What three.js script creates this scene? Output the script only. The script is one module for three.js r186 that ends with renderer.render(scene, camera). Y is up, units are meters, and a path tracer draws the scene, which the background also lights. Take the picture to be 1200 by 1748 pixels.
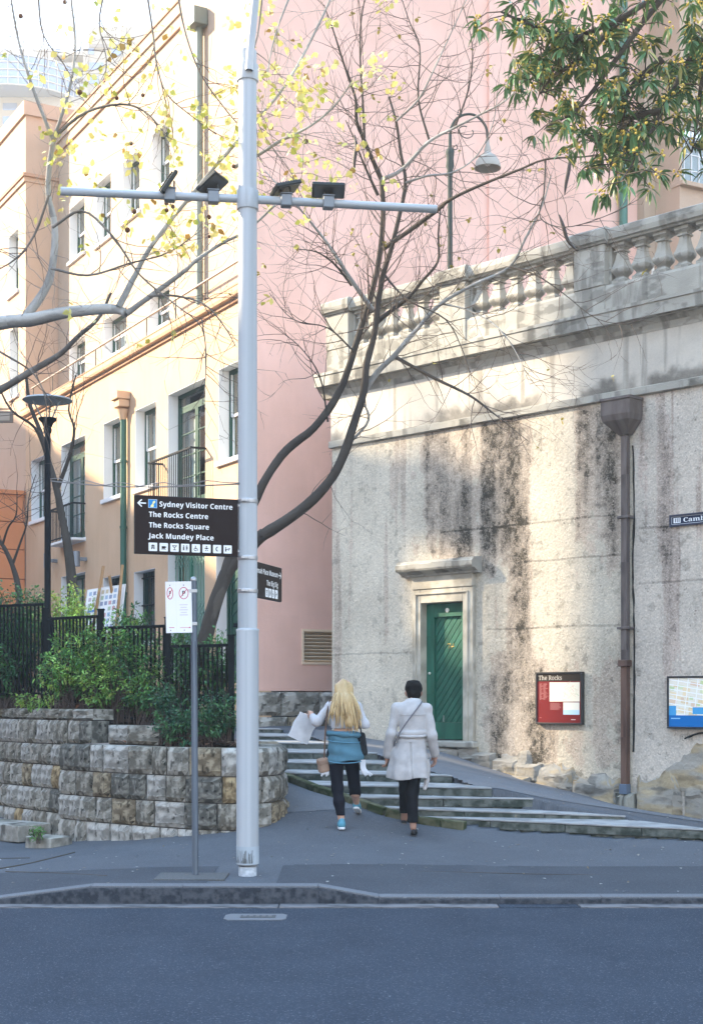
import * as THREE from 'three';
import { mergeGeometries, mergeVertices, toCreasedNormals } from 'three/addons/utils/BufferGeometryUtils.js';
import { RoundedBoxGeometry } from 'three/addons/geometries/RoundedBoxGeometry.js';

// ---------------------------------------------------------------- camera, sky, sun, exposure
const scene = new THREE.Scene();
const EYE = 1.75, F = 2500, HORIZON = 1190, CX = 600;      // eye height in metres; the photo's focal length and horizon in its pixels
const camera = new THREE.PerspectiveCamera(2 * Math.atan(HORIZON / F) * 180 / Math.PI, 1200 / (2 * HORIZON), 0.1, 1500);
camera.position.set(0, EYE, 0);
camera.lookAt(0, EYE, -10);
camera.setViewOffset(1200, 2 * HORIZON, 0, 0, 1200, 1748);   // a level camera with a rising front
scene.add(camera);
const renderer = new THREE.WebGLRenderer({ antialias: true });
renderer.shadowMap.enabled = true;
renderer.toneMapping = THREE.LinearToneMapping;
renderer.toneMappingExposure = 5.0;

const SUN_H = [-0.954, -0.301], SUN_TAN = 0.53;            // horizontal direction to the sun, tangent of its height
const sunDir = new THREE.Vector3(SUN_H[0], SUN_TAN, SUN_H[1]).normalize();
{
  const w = 512, h = 256, data = new Float32Array(w * h * 4);
  for (let j = 0; j < h; j++) for (let i = 0; i < w; i++) {
    const th = ((j + 0.5) / h - 0.5) * Math.PI, ph = ((i + 0.5) / w - 0.5) * 2 * Math.PI;
    const d = new THREE.Vector3(Math.cos(th) * Math.cos(ph), Math.sin(th), Math.cos(th) * Math.sin(ph));
    const up = Math.max(d.y, 0), k = 1 - Math.pow(1 - up, 2.3), c = Math.max(d.dot(sunDir), 0);
    const glow = 0.35 * Math.pow(c, 6) + 0.8 * Math.pow(c, 40);
    const hor = [1.02, 0.94, 0.83], zen = [0.23, 0.46, 0.80];
    for (let q = 0; q < 3; q++) {
      let v = hor[q] + (zen[q] - hor[q]) * k + glow * [1.0, 0.93, 0.8][q];
      if (d.y < 0) v = v * (1 + d.y) * 0.5 + 0.08;
      data[(j * w + i) * 4 + q] = v * 0.84;
    }
    data[(j * w + i) * 4 + 3] = 1;
  }
  const sky = new THREE.DataTexture(data, w, h, THREE.RGBAFormat, THREE.FloatType);
  sky.mapping = THREE.EquirectangularReflectionMapping; sky.magFilter = sky.minFilter = THREE.LinearFilter; sky.needsUpdate = true;
  scene.background = sky; scene.environment = sky;
}
const sun = new THREE.DirectionalLight(new THREE.Color().setRGB(1, 0.84, 0.62), 4.4);
sun.position.copy(sunDir).multiplyScalar(90).add(new THREE.Vector3(0, 5, -22));
sun.target.position.set(0, 5, -22);
sun.castShadow = true; sun.shadow.mapSize.set(4096, 4096);
Object.assign(sun.shadow.camera, { left: -45, right: 45, top: 40, bottom: -40, near: 1, far: 260 });
sun.shadow.radius = 1.9;
scene.add(sun, sun.target);
scene.fog = new THREE.FogExp2(new THREE.Color().setRGB(1.0, 0.95, 0.88), 0.0018);

// ---------------------------------------------------------------- helpers
function rngOf(seed) { let a = seed >>> 0; return () => { a = (a + 0x6D2B79F5) | 0; let t = Math.imul(a ^ (a >>> 15), 1 | a); t = (t + Math.imul(t ^ (t >>> 7), 61 | t)) ^ t; return ((t ^ (t >>> 14)) >>> 0) / 4294967296; }; }
const V = (x, y, z) => new THREE.Vector3(x, y, z);
const at = (px, py, d) => V((px - CX) / F * d, EYE + (HORIZON - py) / F * d, -d);     // a place from where the photo shows it and its distance
const sst = (a, b, x) => { const t = Math.min(1, Math.max(0, (x - a) / (b - a))); return t * t * (3 - 2 * t); };
const lerp = (a, b, t) => a + (b - a) * t;
function hash2(x, y, s) { let h = Math.imul(x, 374761393) + Math.imul(y, 668265263) + Math.imul(s, 1274126177); h = Math.imul(h ^ (h >>> 13), 1274126177); return ((h ^ (h >>> 16)) >>> 0) / 4294967296; }
function vnoise(x, y, s = 0, per = 0) {
  let xi = Math.floor(x), yi = Math.floor(y); const fx = x - xi, fy = y - yi, u = fx * fx * (3 - 2 * fx), v = fy * fy * (3 - 2 * fy);
  let x1 = xi + 1, y1 = yi + 1;
  if (per) { xi = ((xi % per) + per) % per; x1 = ((x1 % per) + per) % per; yi = ((yi % per) + per) % per; y1 = ((y1 % per) + per) % per; }
  return lerp(lerp(hash2(xi, yi, s), hash2(x1, yi, s), u), lerp(hash2(xi, y1, s), hash2(x1, y1, s), u), v);
}
function fbm(x, y, s = 0, oct = 4, per = 0) { let a = 0.5, f = 0, n = 0; for (let i = 0; i < oct; i++) { f += a * vnoise(x, y, s + i * 17, per); n += a; a *= 0.5; x *= 2; y *= 2; per *= 2; } return f / n; }
function noise3(x, y, z, s = 0) { return (vnoise(x + z * 0.71, y - z * 0.53, s) + vnoise(y + 3.1 + x * 0.37, z - x * 0.61 + 7.7, s + 5) + vnoise(z * 1.1 - 2.2, x + y * 0.41, s + 9)) / 3; }

const usedNames = new Map();
function numbered(n) { const k = usedNames.get(n) || 0; usedNames.set(n, k + 1); return k ? n + '_' + String(k).padStart(3, '0') : n; }
function thing(name, label, category, group, pos) {
  const g = new THREE.Group(); g.name = numbered(name); g.userData = { label, category }; if (group) g.userData.group = group;
  if (pos) g.position.set(pos[0], pos[1], pos[2]); scene.add(g); return g;
}
function tag(o, label, category, group) { o.userData = { label, category }; if (group) o.userData.group = group; return o; }
const partCount = new WeakMap();
function mesh(name, geo, mat, parent = scene) {
  const m = new THREE.Mesh(geo, mat); m.castShadow = m.receiveShadow = true;
  if (parent === scene) m.name = numbered(name);
  else { let c = partCount.get(parent); if (!c) partCount.set(parent, c = {}); const k = c[name] || 0; c[name] = k + 1; m.name = k ? name + '_' + String(k).padStart(3, '0') : name; }
  parent.add(m); return m;
}
function part(name, geos, mat, parent) { return mesh(name, Array.isArray(geos) ? merge(geos) : geos, mat, parent); }
function structure(name, geo, mat) { const m = mesh(name, geo, mat); m.userData.kind = 'structure'; return m; }
function copyOf(src, label) { const c = src.clone(); c.name = numbered(src.name.replace(/_\d+$/, '')); c.userData = { ...src.userData, label }; scene.add(c); return c; }

function plain(g) {                                   // position, normal, uv only; not indexed
  if (g.index) g = g.toNonIndexed();
  const o = new THREE.BufferGeometry();
  if (!g.attributes.normal) g.computeVertexNormals();
  o.setAttribute('position', g.attributes.position); o.setAttribute('normal', g.attributes.normal);
  o.setAttribute('uv', g.attributes.uv || new THREE.BufferAttribute(new Float32Array(g.attributes.position.count * 2), 2));
  if (g.attributes.color) o.setAttribute('color', g.attributes.color);
  return o;
}
function merge(list) { const a = list.map(plain); const col = a.some((g) => g.attributes.color); if (col) for (const g of a) if (!g.attributes.color) g.setAttribute('color', new THREE.BufferAttribute(new Float32Array(g.attributes.position.count * 3).fill(1), 3)); return a.length === 1 ? a[0] : mergeGeometries(a); }
function metric(g, off = 0) {                         // uv in metres from the main axis of each face
  g = plain(g); const p = g.attributes.position, uv = new Float32Array(p.count * 2), a = V(), b = V(), c = V(), n = V();
  for (let i = 0; i < p.count; i += 3) {
    a.fromBufferAttribute(p, i); b.fromBufferAttribute(p, i + 1); c.fromBufferAttribute(p, i + 2);
    n.copy(b).sub(a).cross(c.clone().sub(a)); const X = Math.abs(n.x), Y = Math.abs(n.y), Z = Math.abs(n.z);
    [a, b, c].forEach((q, k) => { const s = Z >= X && Z >= Y ? [q.x, q.y] : X >= Y ? [q.z, q.y] : [q.x, q.z]; uv[(i + k) * 2] = s[0] + off; uv[(i + k) * 2 + 1] = s[1] + off * 0.7; });
  }
  g.setAttribute('uv', new THREE.BufferAttribute(uv, 2)); return g;
}
function bx(x0, x1, y0, y1, z0, z1) { return metric(new THREE.BoxGeometry(x1 - x0, y1 - y0, z1 - z0).translate((x0 + x1) / 2, (y0 + y1) / 2, (z0 + z1) / 2)); }
function rbx(x0, x1, y0, y1, z0, z1, r = 0.01) { return metric(new RoundedBoxGeometry(x1 - x0, y1 - y0, z1 - z0, 1, Math.min(r, (x1 - x0) * 0.45, (y1 - y0) * 0.45, (z1 - z0) * 0.45)).translate((x0 + x1) / 2, (y0 + y1) / 2, (z0 + z1) / 2)); }
function cyl(r0, r1, h, x, y, z, seg = 16) { return plain(new THREE.CylinderGeometry(r1, r0, h, seg).translate(x, y + h / 2, z)); }
function lathe(pts, seg = 20) { return plain(new THREE.LatheGeometry(pts.map((p) => new THREE.Vector2(p[0], p[1])), seg)); }
function rod(a, b, r0, r1 = r0, seg = 8) {
  const d = b.clone().sub(a), g = new THREE.CylinderGeometry(r1, r0, d.length(), seg).translate(0, d.length() / 2, 0);
  g.applyQuaternion(new THREE.Quaternion().setFromUnitVectors(V(0, 1, 0), d.clone().normalize())); return plain(g.translate(a.x, a.y, a.z));
}
function tube(pts, rad, seg = 7, sub = 3, lump = 0, seed = 1) {      // a tapered, slightly lumpy limb through points; rad = (t) => radius
  const curve = new THREE.CatmullRomCurve3(pts, false, 'centripetal'), n = Math.max(2, (pts.length - 1) * sub), P = [], idx = [], UV = [];
  const fr = curve.computeFrenetFrames(n, false); let len = 0, prev;
  for (let i = 0; i <= n; i++) {
    const t = i / n, c = curve.getPoint(t), r = typeof rad === 'function' ? rad(t) : rad; if (prev) len += prev.distanceTo(c); prev = c;
    for (let k = 0; k <= seg; k++) {
      const a = k / seg * 2 * Math.PI, rr = r * (1 + lump * (vnoise(t * n * 0.9, (k % seg) * 0.9, seed) - 0.5)), N = fr.normals[i], B = fr.binormals[i];
      P.push(c.x + rr * (Math.cos(a) * N.x + Math.sin(a) * B.x), c.y + rr * (Math.cos(a) * N.y + Math.sin(a) * B.y), c.z + rr * (Math.cos(a) * N.z + Math.sin(a) * B.z)); UV.push(k / seg * r * 6.28, len);
      if (i < n && k < seg) { const q = i * (seg + 1) + k; idx.push(q, q + seg + 1, q + 1, q + 1, q + seg + 1, q + seg + 2); }
    }
  }
  const tip = P.length / 3; P.push(prev.x, prev.y, prev.z); UV.push(0, len); for (let k = 0; k < seg; k++) idx.push(n * (seg + 1) + k, tip, n * (seg + 1) + k + 1);
  const g = new THREE.BufferGeometry(); g.setAttribute('position', new THREE.Float32BufferAttribute(P, 3)); g.setAttribute('uv', new THREE.Float32BufferAttribute(UV, 2)); g.setIndex(idx); g.computeVertexNormals(); return g;
}
function shapeOf(pts, holes = []) { const s = new THREE.Shape(pts.map((p) => new THREE.Vector2(p[0], p[1]))); for (const h of holes) s.holes.push(new THREE.Path(h.map((p) => new THREE.Vector2(p[0], p[1])))); return s; }
function prism(pts, depth, holes = [], bevel = 0) { return plain(new THREE.ExtrudeGeometry(shapeOf(pts, holes), { depth, bevelEnabled: bevel > 0, bevelSize: bevel, bevelThickness: bevel, bevelSegments: 2, curveSegments: 8 })); }
const rect = (x0, x1, y0, y1) => [[x0, y0], [x1, y0], [x1, y1], [x0, y1]];
function profileRun(prof, x0, x1) {                   // a moulding: profile [z, y] drawn along local x
  const g = new THREE.ExtrudeGeometry(shapeOf(prof), { depth: x1 - x0, bevelEnabled: false }); g.rotateY(Math.PI / 2).scale(1, 1, -1);
  g.translate(x0, 0, 0); const i = plain(g), p = i.attributes.position;          // the mirror turned the faces: turn them back
  for (const nm of ['position', 'normal', 'uv']) { const A = i.attributes[nm], s = A.itemSize; for (let t = 0; t < p.count; t += 3) for (let k = 0; k < s; k++) { const q = A.array[(t + 1) * s + k]; A.array[(t + 1) * s + k] = A.array[(t + 2) * s + k]; A.array[(t + 2) * s + k] = q; } }
  i.computeVertexNormals(); return metric(i);
}
// the local x, y at which the sight line through a photo pixel meets a group's own plane z = off
function onPlane(g, off = 0) {
  const th = g.rotation.y, n = [Math.sin(th), Math.cos(th)], ex = [Math.cos(th), -Math.sin(th)], o = [g.position.x + n[0] * off, g.position.z + n[1] * off];
  return (px, py) => { const a = (px - CX) / F, d = (o[0] * n[0] + o[1] * n[1]) / (a * n[0] - n[1]); return [(a * d - o[0]) * ex[0] + (-d - o[1]) * ex[1], EYE + (HORIZON - py) / F * d - g.position.y, d]; };
}
// ---------------------------------------------------------------- textures and materials
function pixels(w, h, fn, srgb = true) {
  const data = new Uint8Array(w * h * 4);
  for (let j = 0; j < h; j++) for (let i = 0; i < w; i++) { const c = fn((i + 0.5) / w, (j + 0.5) / h), q = (j * w + i) * 4; for (let k = 0; k < 3; k++) { let v = c[k]; if (srgb) v = v <= 0.0031308 ? v * 12.92 : 1.055 * Math.pow(Math.max(v, 0), 1 / 2.4) - 0.055; data[q + k] = Math.max(0, Math.min(255, v * 255)); } data[q + 3] = 255; }
  const t = new THREE.DataTexture(data, w, h); t.magFilter = THREE.LinearFilter; t.minFilter = THREE.LinearFilter; t.wrapS = t.wrapT = THREE.RepeatWrapping; if (srgb) t.colorSpace = THREE.SRGBColorSpace; t.needsUpdate = true; return t;
}
const repeat = (t, sx, sy = sx) => { t.repeat.set(1 / sx, 1 / sy); return t; };   // one picture covers sx by sy metres
function drawn(w, h, fn) { const c = document.createElement('canvas'); c.width = w; c.height = h; fn(c.getContext('2d'), w, h); const t = new THREE.CanvasTexture(c); t.colorSpace = THREE.SRGBColorSpace; return t; }
function mat(rgb, rough = 0.8, extra = {}) { const m = new THREE.MeshPhysicalMaterial({ roughness: rough, specularIntensity: rough > .65 ? .25 : 1, ...extra }); m.color.setRGB(rgb[0], rgb[1], rgb[2]); return m; }
const printMat = (map, roughness) => new THREE.MeshPhysicalMaterial({ map, roughness, specularIntensity: .3 });
function mottled(size, dark, light, period, seed, grain = 0.12, streak = 1) {      // a repeating two-tone mottle, size in metres
  return repeat(pixels(512, 512, (u, v) => { const m = sst(0.25, 0.75, fbm(u * period, v * period / streak, seed, 5, 0 || (streak === 1 ? period : 0))) + (hash2(u * 512 | 0, v * 512 | 0, seed) - 0.5) * grain; return [0, 1, 2].map((k) => lerp(dark[k], light[k], Math.max(0, m))); }), size);
}
function bumpy(size, period, seed, grain = 0.3) { return repeat(pixels(512, 512, (u, v) => { const m = fbm(u * period, v * period, seed, 5, period) * (1 - grain) + hash2(u * 512 | 0, v * 512 | 0, seed) * grain; return [m, m, m]; }, false), size); }
// ---------------------------------------------------------------- ground: one fitted surface through measured heights
const STEPS = [   // each step: photo ends of its nosing and its height
  [718, 1393, 1225, 1416, .393, .33], [660, 1378, 1062, 1392, .492, .40], [607, 1360, 905, 1362, .591, .57], [542, 1339, 835, 1344, .69], [486, 1318, 768, 1323, .789],
  [441, 1300, 700, 1303, .888], [430, 1283, 641, 1285, .985], [424, 1267, 578, 1269, 1.07], [420, 1255, 532, 1256, 1.14], [412, 1243, 478, 1244, 1.215],
].map(([xl, yl, xr, yr, y, yR = y]) => { const f = (px, py, y) => { const d = F * (EYE - y) / (py - HORIZON); return V((px - CX) / F * d, y, -d); }; return { L: f(xl, yl, y), R: f(xr, yr, yR), y, yR }; });
const stairPoly = [...STEPS.map((s) => s.L), ...STEPS.slice().reverse().map((s) => s.R)];
const insidePoly = (x, z, poly) => { let c = false; for (let i = 0, j = poly.length - 1; i < poly.length; j = i++) { const a = poly[i], b = poly[j]; if ((a.z > z) !== (b.z > z) && x < (b.x - a.x) * (z - a.z) / (b.z - a.z) + a.x) c = !c; } return c; };
const ground = (() => {
  const P = [
    [-9, -12.45, .13], [-4.5, -12.45, .02], [-2.9, -12.45, .03], [-2.25, -12.45, .14], [-1.4, -12.45, .14], [-.3, -12.45, .14], [.25, -12.45, .06], [1.2, -12.45, .055], [3.2, -12.45, .06], [6, -12.45, .06], [10, -12.45, .06],
    [-4.4, -13.3, .06], [-2.6, -13.2, .12], [-.93, -13.2, .14], [.8, -13.2, .12], [3, -13.2, .1], [7, -13.5, .1], [-9, -15, .1],
    [-4.6, -18.6, .05], [-3.5, -17.6, .0], [-2.4, -16.9, .13], [-1.36, -16.1, .26], [-.75, -16.7, .42], [-.11, -16.1, .30], [.66, -16.2, .22], [.2, -14.6, .17], [-1.2, -14.6, .16], [2, -15.5, .16], [-3, -15, .08],
    [4.6, -19.2, .13], [3.7, -20.1, .24], [2.6, -21.2, .51], [2.0, -21.9, .71], [1.4, -22.4, .9], [.25, -23.6, 1.07], [-.35, -24.2, 1.2], [6.5, -17.5, .1], [9, -15, .08],
    [-1.4, -25.6, 1.24], [-3, -26.5, 1.25], [-6, -32, 1.3], [-10, -40, 1.4], [-16, -55, 1.6], [4, -30, 1.2], [10, -25, .8], [-9, -30, 1.5], [-12, -22, 1],
    ...STEPS.map((s, i) => [s.L.x, s.L.z, s.y - (i < 5 ? .07 : .03)]), ...STEPS.map((s, i) => [s.R.x + (i ? .05 : 0), s.R.z, s.yR - (i === 0 ? .12 : .02)]),
    [STEPS[0].L.x + 1, lerp(STEPS[0].L.z, STEPS[0].R.z, .33) + .04, .25], [STEPS[0].L.x + 2, lerp(STEPS[0].L.z, STEPS[0].R.z, .65) + .04, .21],
  ], n = P.length, A = P.map((p) => P.map((q) => Math.hypot(p[0] - q[0], p[1] - q[1])).concat(0)), b = P.map((p) => p[2]);
  for (let i = 0; i < n; i++) A[i][i] -= .02;
  A.forEach((r) => { r[n] = 1; }); A.push(new Array(n).fill(1).concat(0)); b.push(0);
  for (let i = 0; i <= n; i++) { let m = i; for (let k = i + 1; k <= n; k++) if (Math.abs(A[k][i]) > Math.abs(A[m][i])) m = k; [A[i], A[m]] = [A[m], A[i]]; [b[i], b[m]] = [b[m], b[i]]; for (let k = i + 1; k <= n; k++) { const f = A[k][i] / A[i][i]; if (f) { for (let c = i; c <= n; c++) A[k][c] -= f * A[i][c]; b[k] -= f * b[i]; } } }
  const w = new Array(n + 1); for (let i = n; i >= 0; i--) { let s = b[i]; for (let c = i + 1; c <= n; c++) s -= A[i][c] * w[c]; w[i] = s / A[i][i]; }
  return (x, z) => { let s = w[n]; for (let i = 0; i < n; i++) s += w[i] * Math.hypot(x - P[i][0], z - P[i][1]); return s; };
})();
function sheet(x0, x1, z0, z1, step, f, keep) {        // a height-field sheet with uv in metres
  const nx = Math.round((x1 - x0) / step), nz = Math.round((z1 - z0) / step), P = [], U = [], I = [];
  for (let j = 0; j <= nz; j++) for (let i = 0; i <= nx; i++) { const x = lerp(x0, x1, i / nx), z = lerp(z0, z1, j / nz); P.push(x, f(x, z), z); U.push(x, z); }
  for (let j = 0; j < nz; j++) for (let i = 0; i < nx; i++) { const a = j * (nx + 1) + i; if (keep && !keep(x0 + (i + .5) * step, z0 + (j + .5) * step)) continue; I.push(a, a + nx + 1, a + 1, a + 1, a + nx + 1, a + nx + 2); }
  const g = new THREE.BufferGeometry(); g.setAttribute('position', new THREE.Float32BufferAttribute(P, 3)); g.setAttribute('uv', new THREE.Float32BufferAttribute(U, 2)); g.setIndex(I); g.computeVertexNormals(); return g;
}
const asphaltTex = (dark, light, seed, speck, size = 2.6) => repeat(pixels(1024, 1024, (u, v) => {
  const big = fbm(u * 6, v * 6, seed, 4, 6), h = hash2(u * 1024 | 0, v * 1024 | 0, seed), h2 = vnoise(u * 340, v * 340, seed + 3, 340), m = big * .5 + h2 * .55 + (h - .5) * .35, s = h2 > .8 ? speck * (h2 - .8) * 5 : 0;
  return [0, 1, 2].map((k) => Math.max(.004, lerp(dark[k], light[k], m) + s));
}), size);
const grit = bumpy(1.2, 90, 31, .5);
const mRoad = mat([1, 1, 1], .86, { map: asphaltTex([.025, .032, .044], [.056, .067, .086], 11, .13), bumpMap: grit, bumpScale: .006 });
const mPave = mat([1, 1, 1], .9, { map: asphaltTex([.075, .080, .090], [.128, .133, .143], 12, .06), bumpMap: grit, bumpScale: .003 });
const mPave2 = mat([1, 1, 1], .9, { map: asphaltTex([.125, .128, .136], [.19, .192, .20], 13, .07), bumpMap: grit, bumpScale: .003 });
const mGutter = mat([1, 1, 1], .85, { map: mottled(1.7, [.10, .098, .10], [.20, .19, .19], 14, 41), bumpMap: grit, bumpScale: .002 });
const mKerb = mat([1, 1, 1], .85, { map: mottled(1.3, [.035, .04, .05], [.085, .09, .10], 30, 42, .3), bumpMap: bumpy(.8, 24, 32), bumpScale: .012 });
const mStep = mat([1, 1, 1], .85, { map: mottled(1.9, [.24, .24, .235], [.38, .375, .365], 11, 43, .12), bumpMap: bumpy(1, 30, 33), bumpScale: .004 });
const mRiser = mat([1, 1, 1], .9, { map: mottled(1.1, [.045, .055, .045], [.16, .17, .15], 12, 44, .2), bumpMap: bumpy(.7, 26, 34), bumpScale: .01 });  // dark tone holds both moss and shade
const mMoss = mat([1, 1, 1], .95, { map: mottled(.9, [.045, .06, .025], [.15, .145, .09], 10, 45, .25), bumpMap: bumpy(.6, 22, 35), bumpScale: .012 });

{ // the road: a wide sheet with a slight camber, running out of sight to both sides and behind the camera
  const g = new THREE.BufferGeometry(), P = [], U = [], I = [], xs = [-160, -40, -12, -6, 0, 6, 12, 40, 160], zs = [40, 20, 8, 0, -4, -8, -10, -11.95, -12.3];
  zs.forEach((z) => xs.forEach((x) => { const y = .004 + (z < -6 ? .05 * sst(-12, -6, z) : .05); P.push(x, y - .004, z); U.push(x, z); }));
  for (let j = 0; j < zs.length - 1; j++) for (let i = 0; i < xs.length - 1; i++) { const a = j * xs.length + i; I.push(a, a + 1, a + xs.length, a + 1, a + xs.length + 1, a + xs.length); }
  g.setAttribute('position', new THREE.Float32BufferAttribute(P, 3)); g.setAttribute('uv', new THREE.Float32BufferAttribute(U, 2)); g.setIndex(I); g.computeVertexNormals(); structure('road', g, mRoad);
  structure('terrain', sheet(-400, 400, -700, 400, 100, () => -1.2), mat([.12, .13, .10], .95));
  const gut = []; for (const [a, b] of [[-9, -3.1], [-3.09, -.61], [-.60, 1.22], [1.9, 3.1], [3.11, 9]]) gut.push(rbx(a, b, -.05, .012 + .004 * hash2(a * 9 | 0, 1, 2), -12.32, -12.14, .006));
  const gs = structure('gutter', gut[0], mGutter); gut.slice(1).forEach((q) => part('gutter_slab', q, mGutter, gs));
  structure('gutter_patch', rbx(1.23, 1.89, -.05, .01, -12.32, -12.15, .006), mRoad);
}
{ // kerb: dressed stones, dropped at both ends for the crossing ramps
  const kerb = structure('kerb', bx(-.6, .6, -.2, -.1, -12.5, -12.4), mKerb);
  const stone = (x0, x1, h0, h1) => { const s = shapeOf([[x0 + .004, -.15], [x1 - .004, -.15], [x1 - .004, h1], [x0 + .004, h0]]); const g = new THREE.ExtrudeGeometry(s, { depth: .17, bevelEnabled: true, bevelSize: .012, bevelThickness: .014, bevelSegments: 2 }); g.translate(0, -.012, -12.49); const ks = part('kerb_stone', metric(g, x0), mKerb, kerb), tp = new THREE.ExtrudeGeometry(shapeOf([[x0 + .006, h0 + .006], [x1 - .006, h1 + .006], [x1 - .006, h1 + .016], [x0 + .006, h0 + .016]]), { depth: .165, bevelEnabled: true, bevelSize: .004, bevelThickness: .008, bevelSegments: 2 }); tp.translate(0, -.006, -12.485); part('worn_top', metric(tp, x0), mPave2, ks); };  // pale top slab and dark body carry painted sky light and shade
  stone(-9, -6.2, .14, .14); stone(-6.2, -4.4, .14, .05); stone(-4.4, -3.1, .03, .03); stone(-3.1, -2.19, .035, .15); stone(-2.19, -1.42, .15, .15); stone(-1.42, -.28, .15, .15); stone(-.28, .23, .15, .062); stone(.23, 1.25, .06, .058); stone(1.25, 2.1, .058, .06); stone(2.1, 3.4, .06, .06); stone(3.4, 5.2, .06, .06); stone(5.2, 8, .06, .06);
}
{ // pavement and the sloping paths beside the steps
  const sink = (x, z) => (insidePoly(x, z, stairPoly) ? -.4 : 0);
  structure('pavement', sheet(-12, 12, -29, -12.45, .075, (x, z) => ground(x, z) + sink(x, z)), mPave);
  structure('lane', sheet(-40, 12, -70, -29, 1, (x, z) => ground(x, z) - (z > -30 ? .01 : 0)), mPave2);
  // older and newer asphalt patches, a few millimetres proud
  const nearWall = (x, z) => { const e = -16.05 - .28 * (x + 1) + .08 * vnoise(x * 1.3, 2, 5); return z < e + .55 && z > e - 1.5 && x < -.75 && x > -4.5; };
  const band = (x, z) => z > -13.95 - .18 * Math.sin(x * .5 + .4) + .05 * vnoise(x * 2, 1, 3) + (x < -2.6 ? (x + 2.6) * .25 : 0) && z < -12.47;
  structure('pavement_patch', sheet(-4.8, 7, -14.6, -12.5, .05, (x, z) => ground(x, z) + .004, (x, z) => band(x, z) && Math.abs(x + .95) > .28), mat([1, 1, 1], .9, { map: asphaltTex([.046, .05, .058], [.09, .094, .104], 15, .05), bumpMap: grit, bumpScale: .003 }));
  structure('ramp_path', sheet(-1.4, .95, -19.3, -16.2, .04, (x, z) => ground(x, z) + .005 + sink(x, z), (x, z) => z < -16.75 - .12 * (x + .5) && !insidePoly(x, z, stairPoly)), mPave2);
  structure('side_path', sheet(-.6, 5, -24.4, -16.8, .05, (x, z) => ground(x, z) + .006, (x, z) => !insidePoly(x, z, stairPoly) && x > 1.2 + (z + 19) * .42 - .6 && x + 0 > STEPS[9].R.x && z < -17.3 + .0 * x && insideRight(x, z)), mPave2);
  function insideRight(x, z) { for (let i = 0; i < 9; i++) { const a = STEPS[i].R, b = STEPS[i + 1].R; if (z <= a.z && z >= b.z) return x > lerp(a.x, b.x, (z - a.z) / (b.z - a.z)); } return false; }
  // crack and joint lines in the asphalt
  const cr = []; const crack = (pts, w) => { const p = pts.map(([x, z]) => V(x, ground(x, z) + .004, z)); cr.push(tube(p, w, 5, 6, .8, pts[0][0] * 7)); };
  crack([[-3.0, -15.9], [-3.12, -15.3], [-3.3, -14.6], [-3.55, -14.1]], .007); crack([[-3.3, -14.0], [-2.7, -13.6], [-2.2, -13.2]], .006); crack([[-4.6, -15.6], [-3.9, -15.7], [-3.4, -15.5]], .004); crack([[.6, -13.6], [2.2, -13.55], [5, -13.8]], .0025);
  structure('pavement_joint', merge(cr), mat([.09, .075, .06], .95));
  structure('pole_footing', metric(new THREE.BoxGeometry(.62, .02, .5).translate(-1.42, ground(-1.42, -13.05) + .002, -13.05)), mat([1, 1, 1], .9, { map: asphaltTex([.085, .085, .085], [.145, .143, .138], 16, .05), bumpMap: grit, bumpScale: .003 }));
}
{ // a cast utility cover in the road
  const t = thing('drain_cover', 'small grey rectangular utility cover set into the road asphalt', 'drain cover', null, [-.76, .003, -11.62]);
  part('surround', prism([[-.21, -.16], [.21, -.16], [.245, -.1], [.245, .1], [.21, .16], [-.21, .16], [-.245, .1], [-.245, -.1]].map((p) => p), .005).rotateX(-Math.PI / 2), mat([.17, .17, .175], .8), t);
  part('lid', rbx(-.12, .16, .004, .009, -.07, .06, .004), mat([.09, .09, .09], .7), t);
  for (let i = 0; i < 5; i++) part('rib', rbx(-.10 + i * .05, -.07 + i * .05, .009, .013, -.05, .04, .003), mat([.15, .145, .14], .7), t);
}
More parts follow.
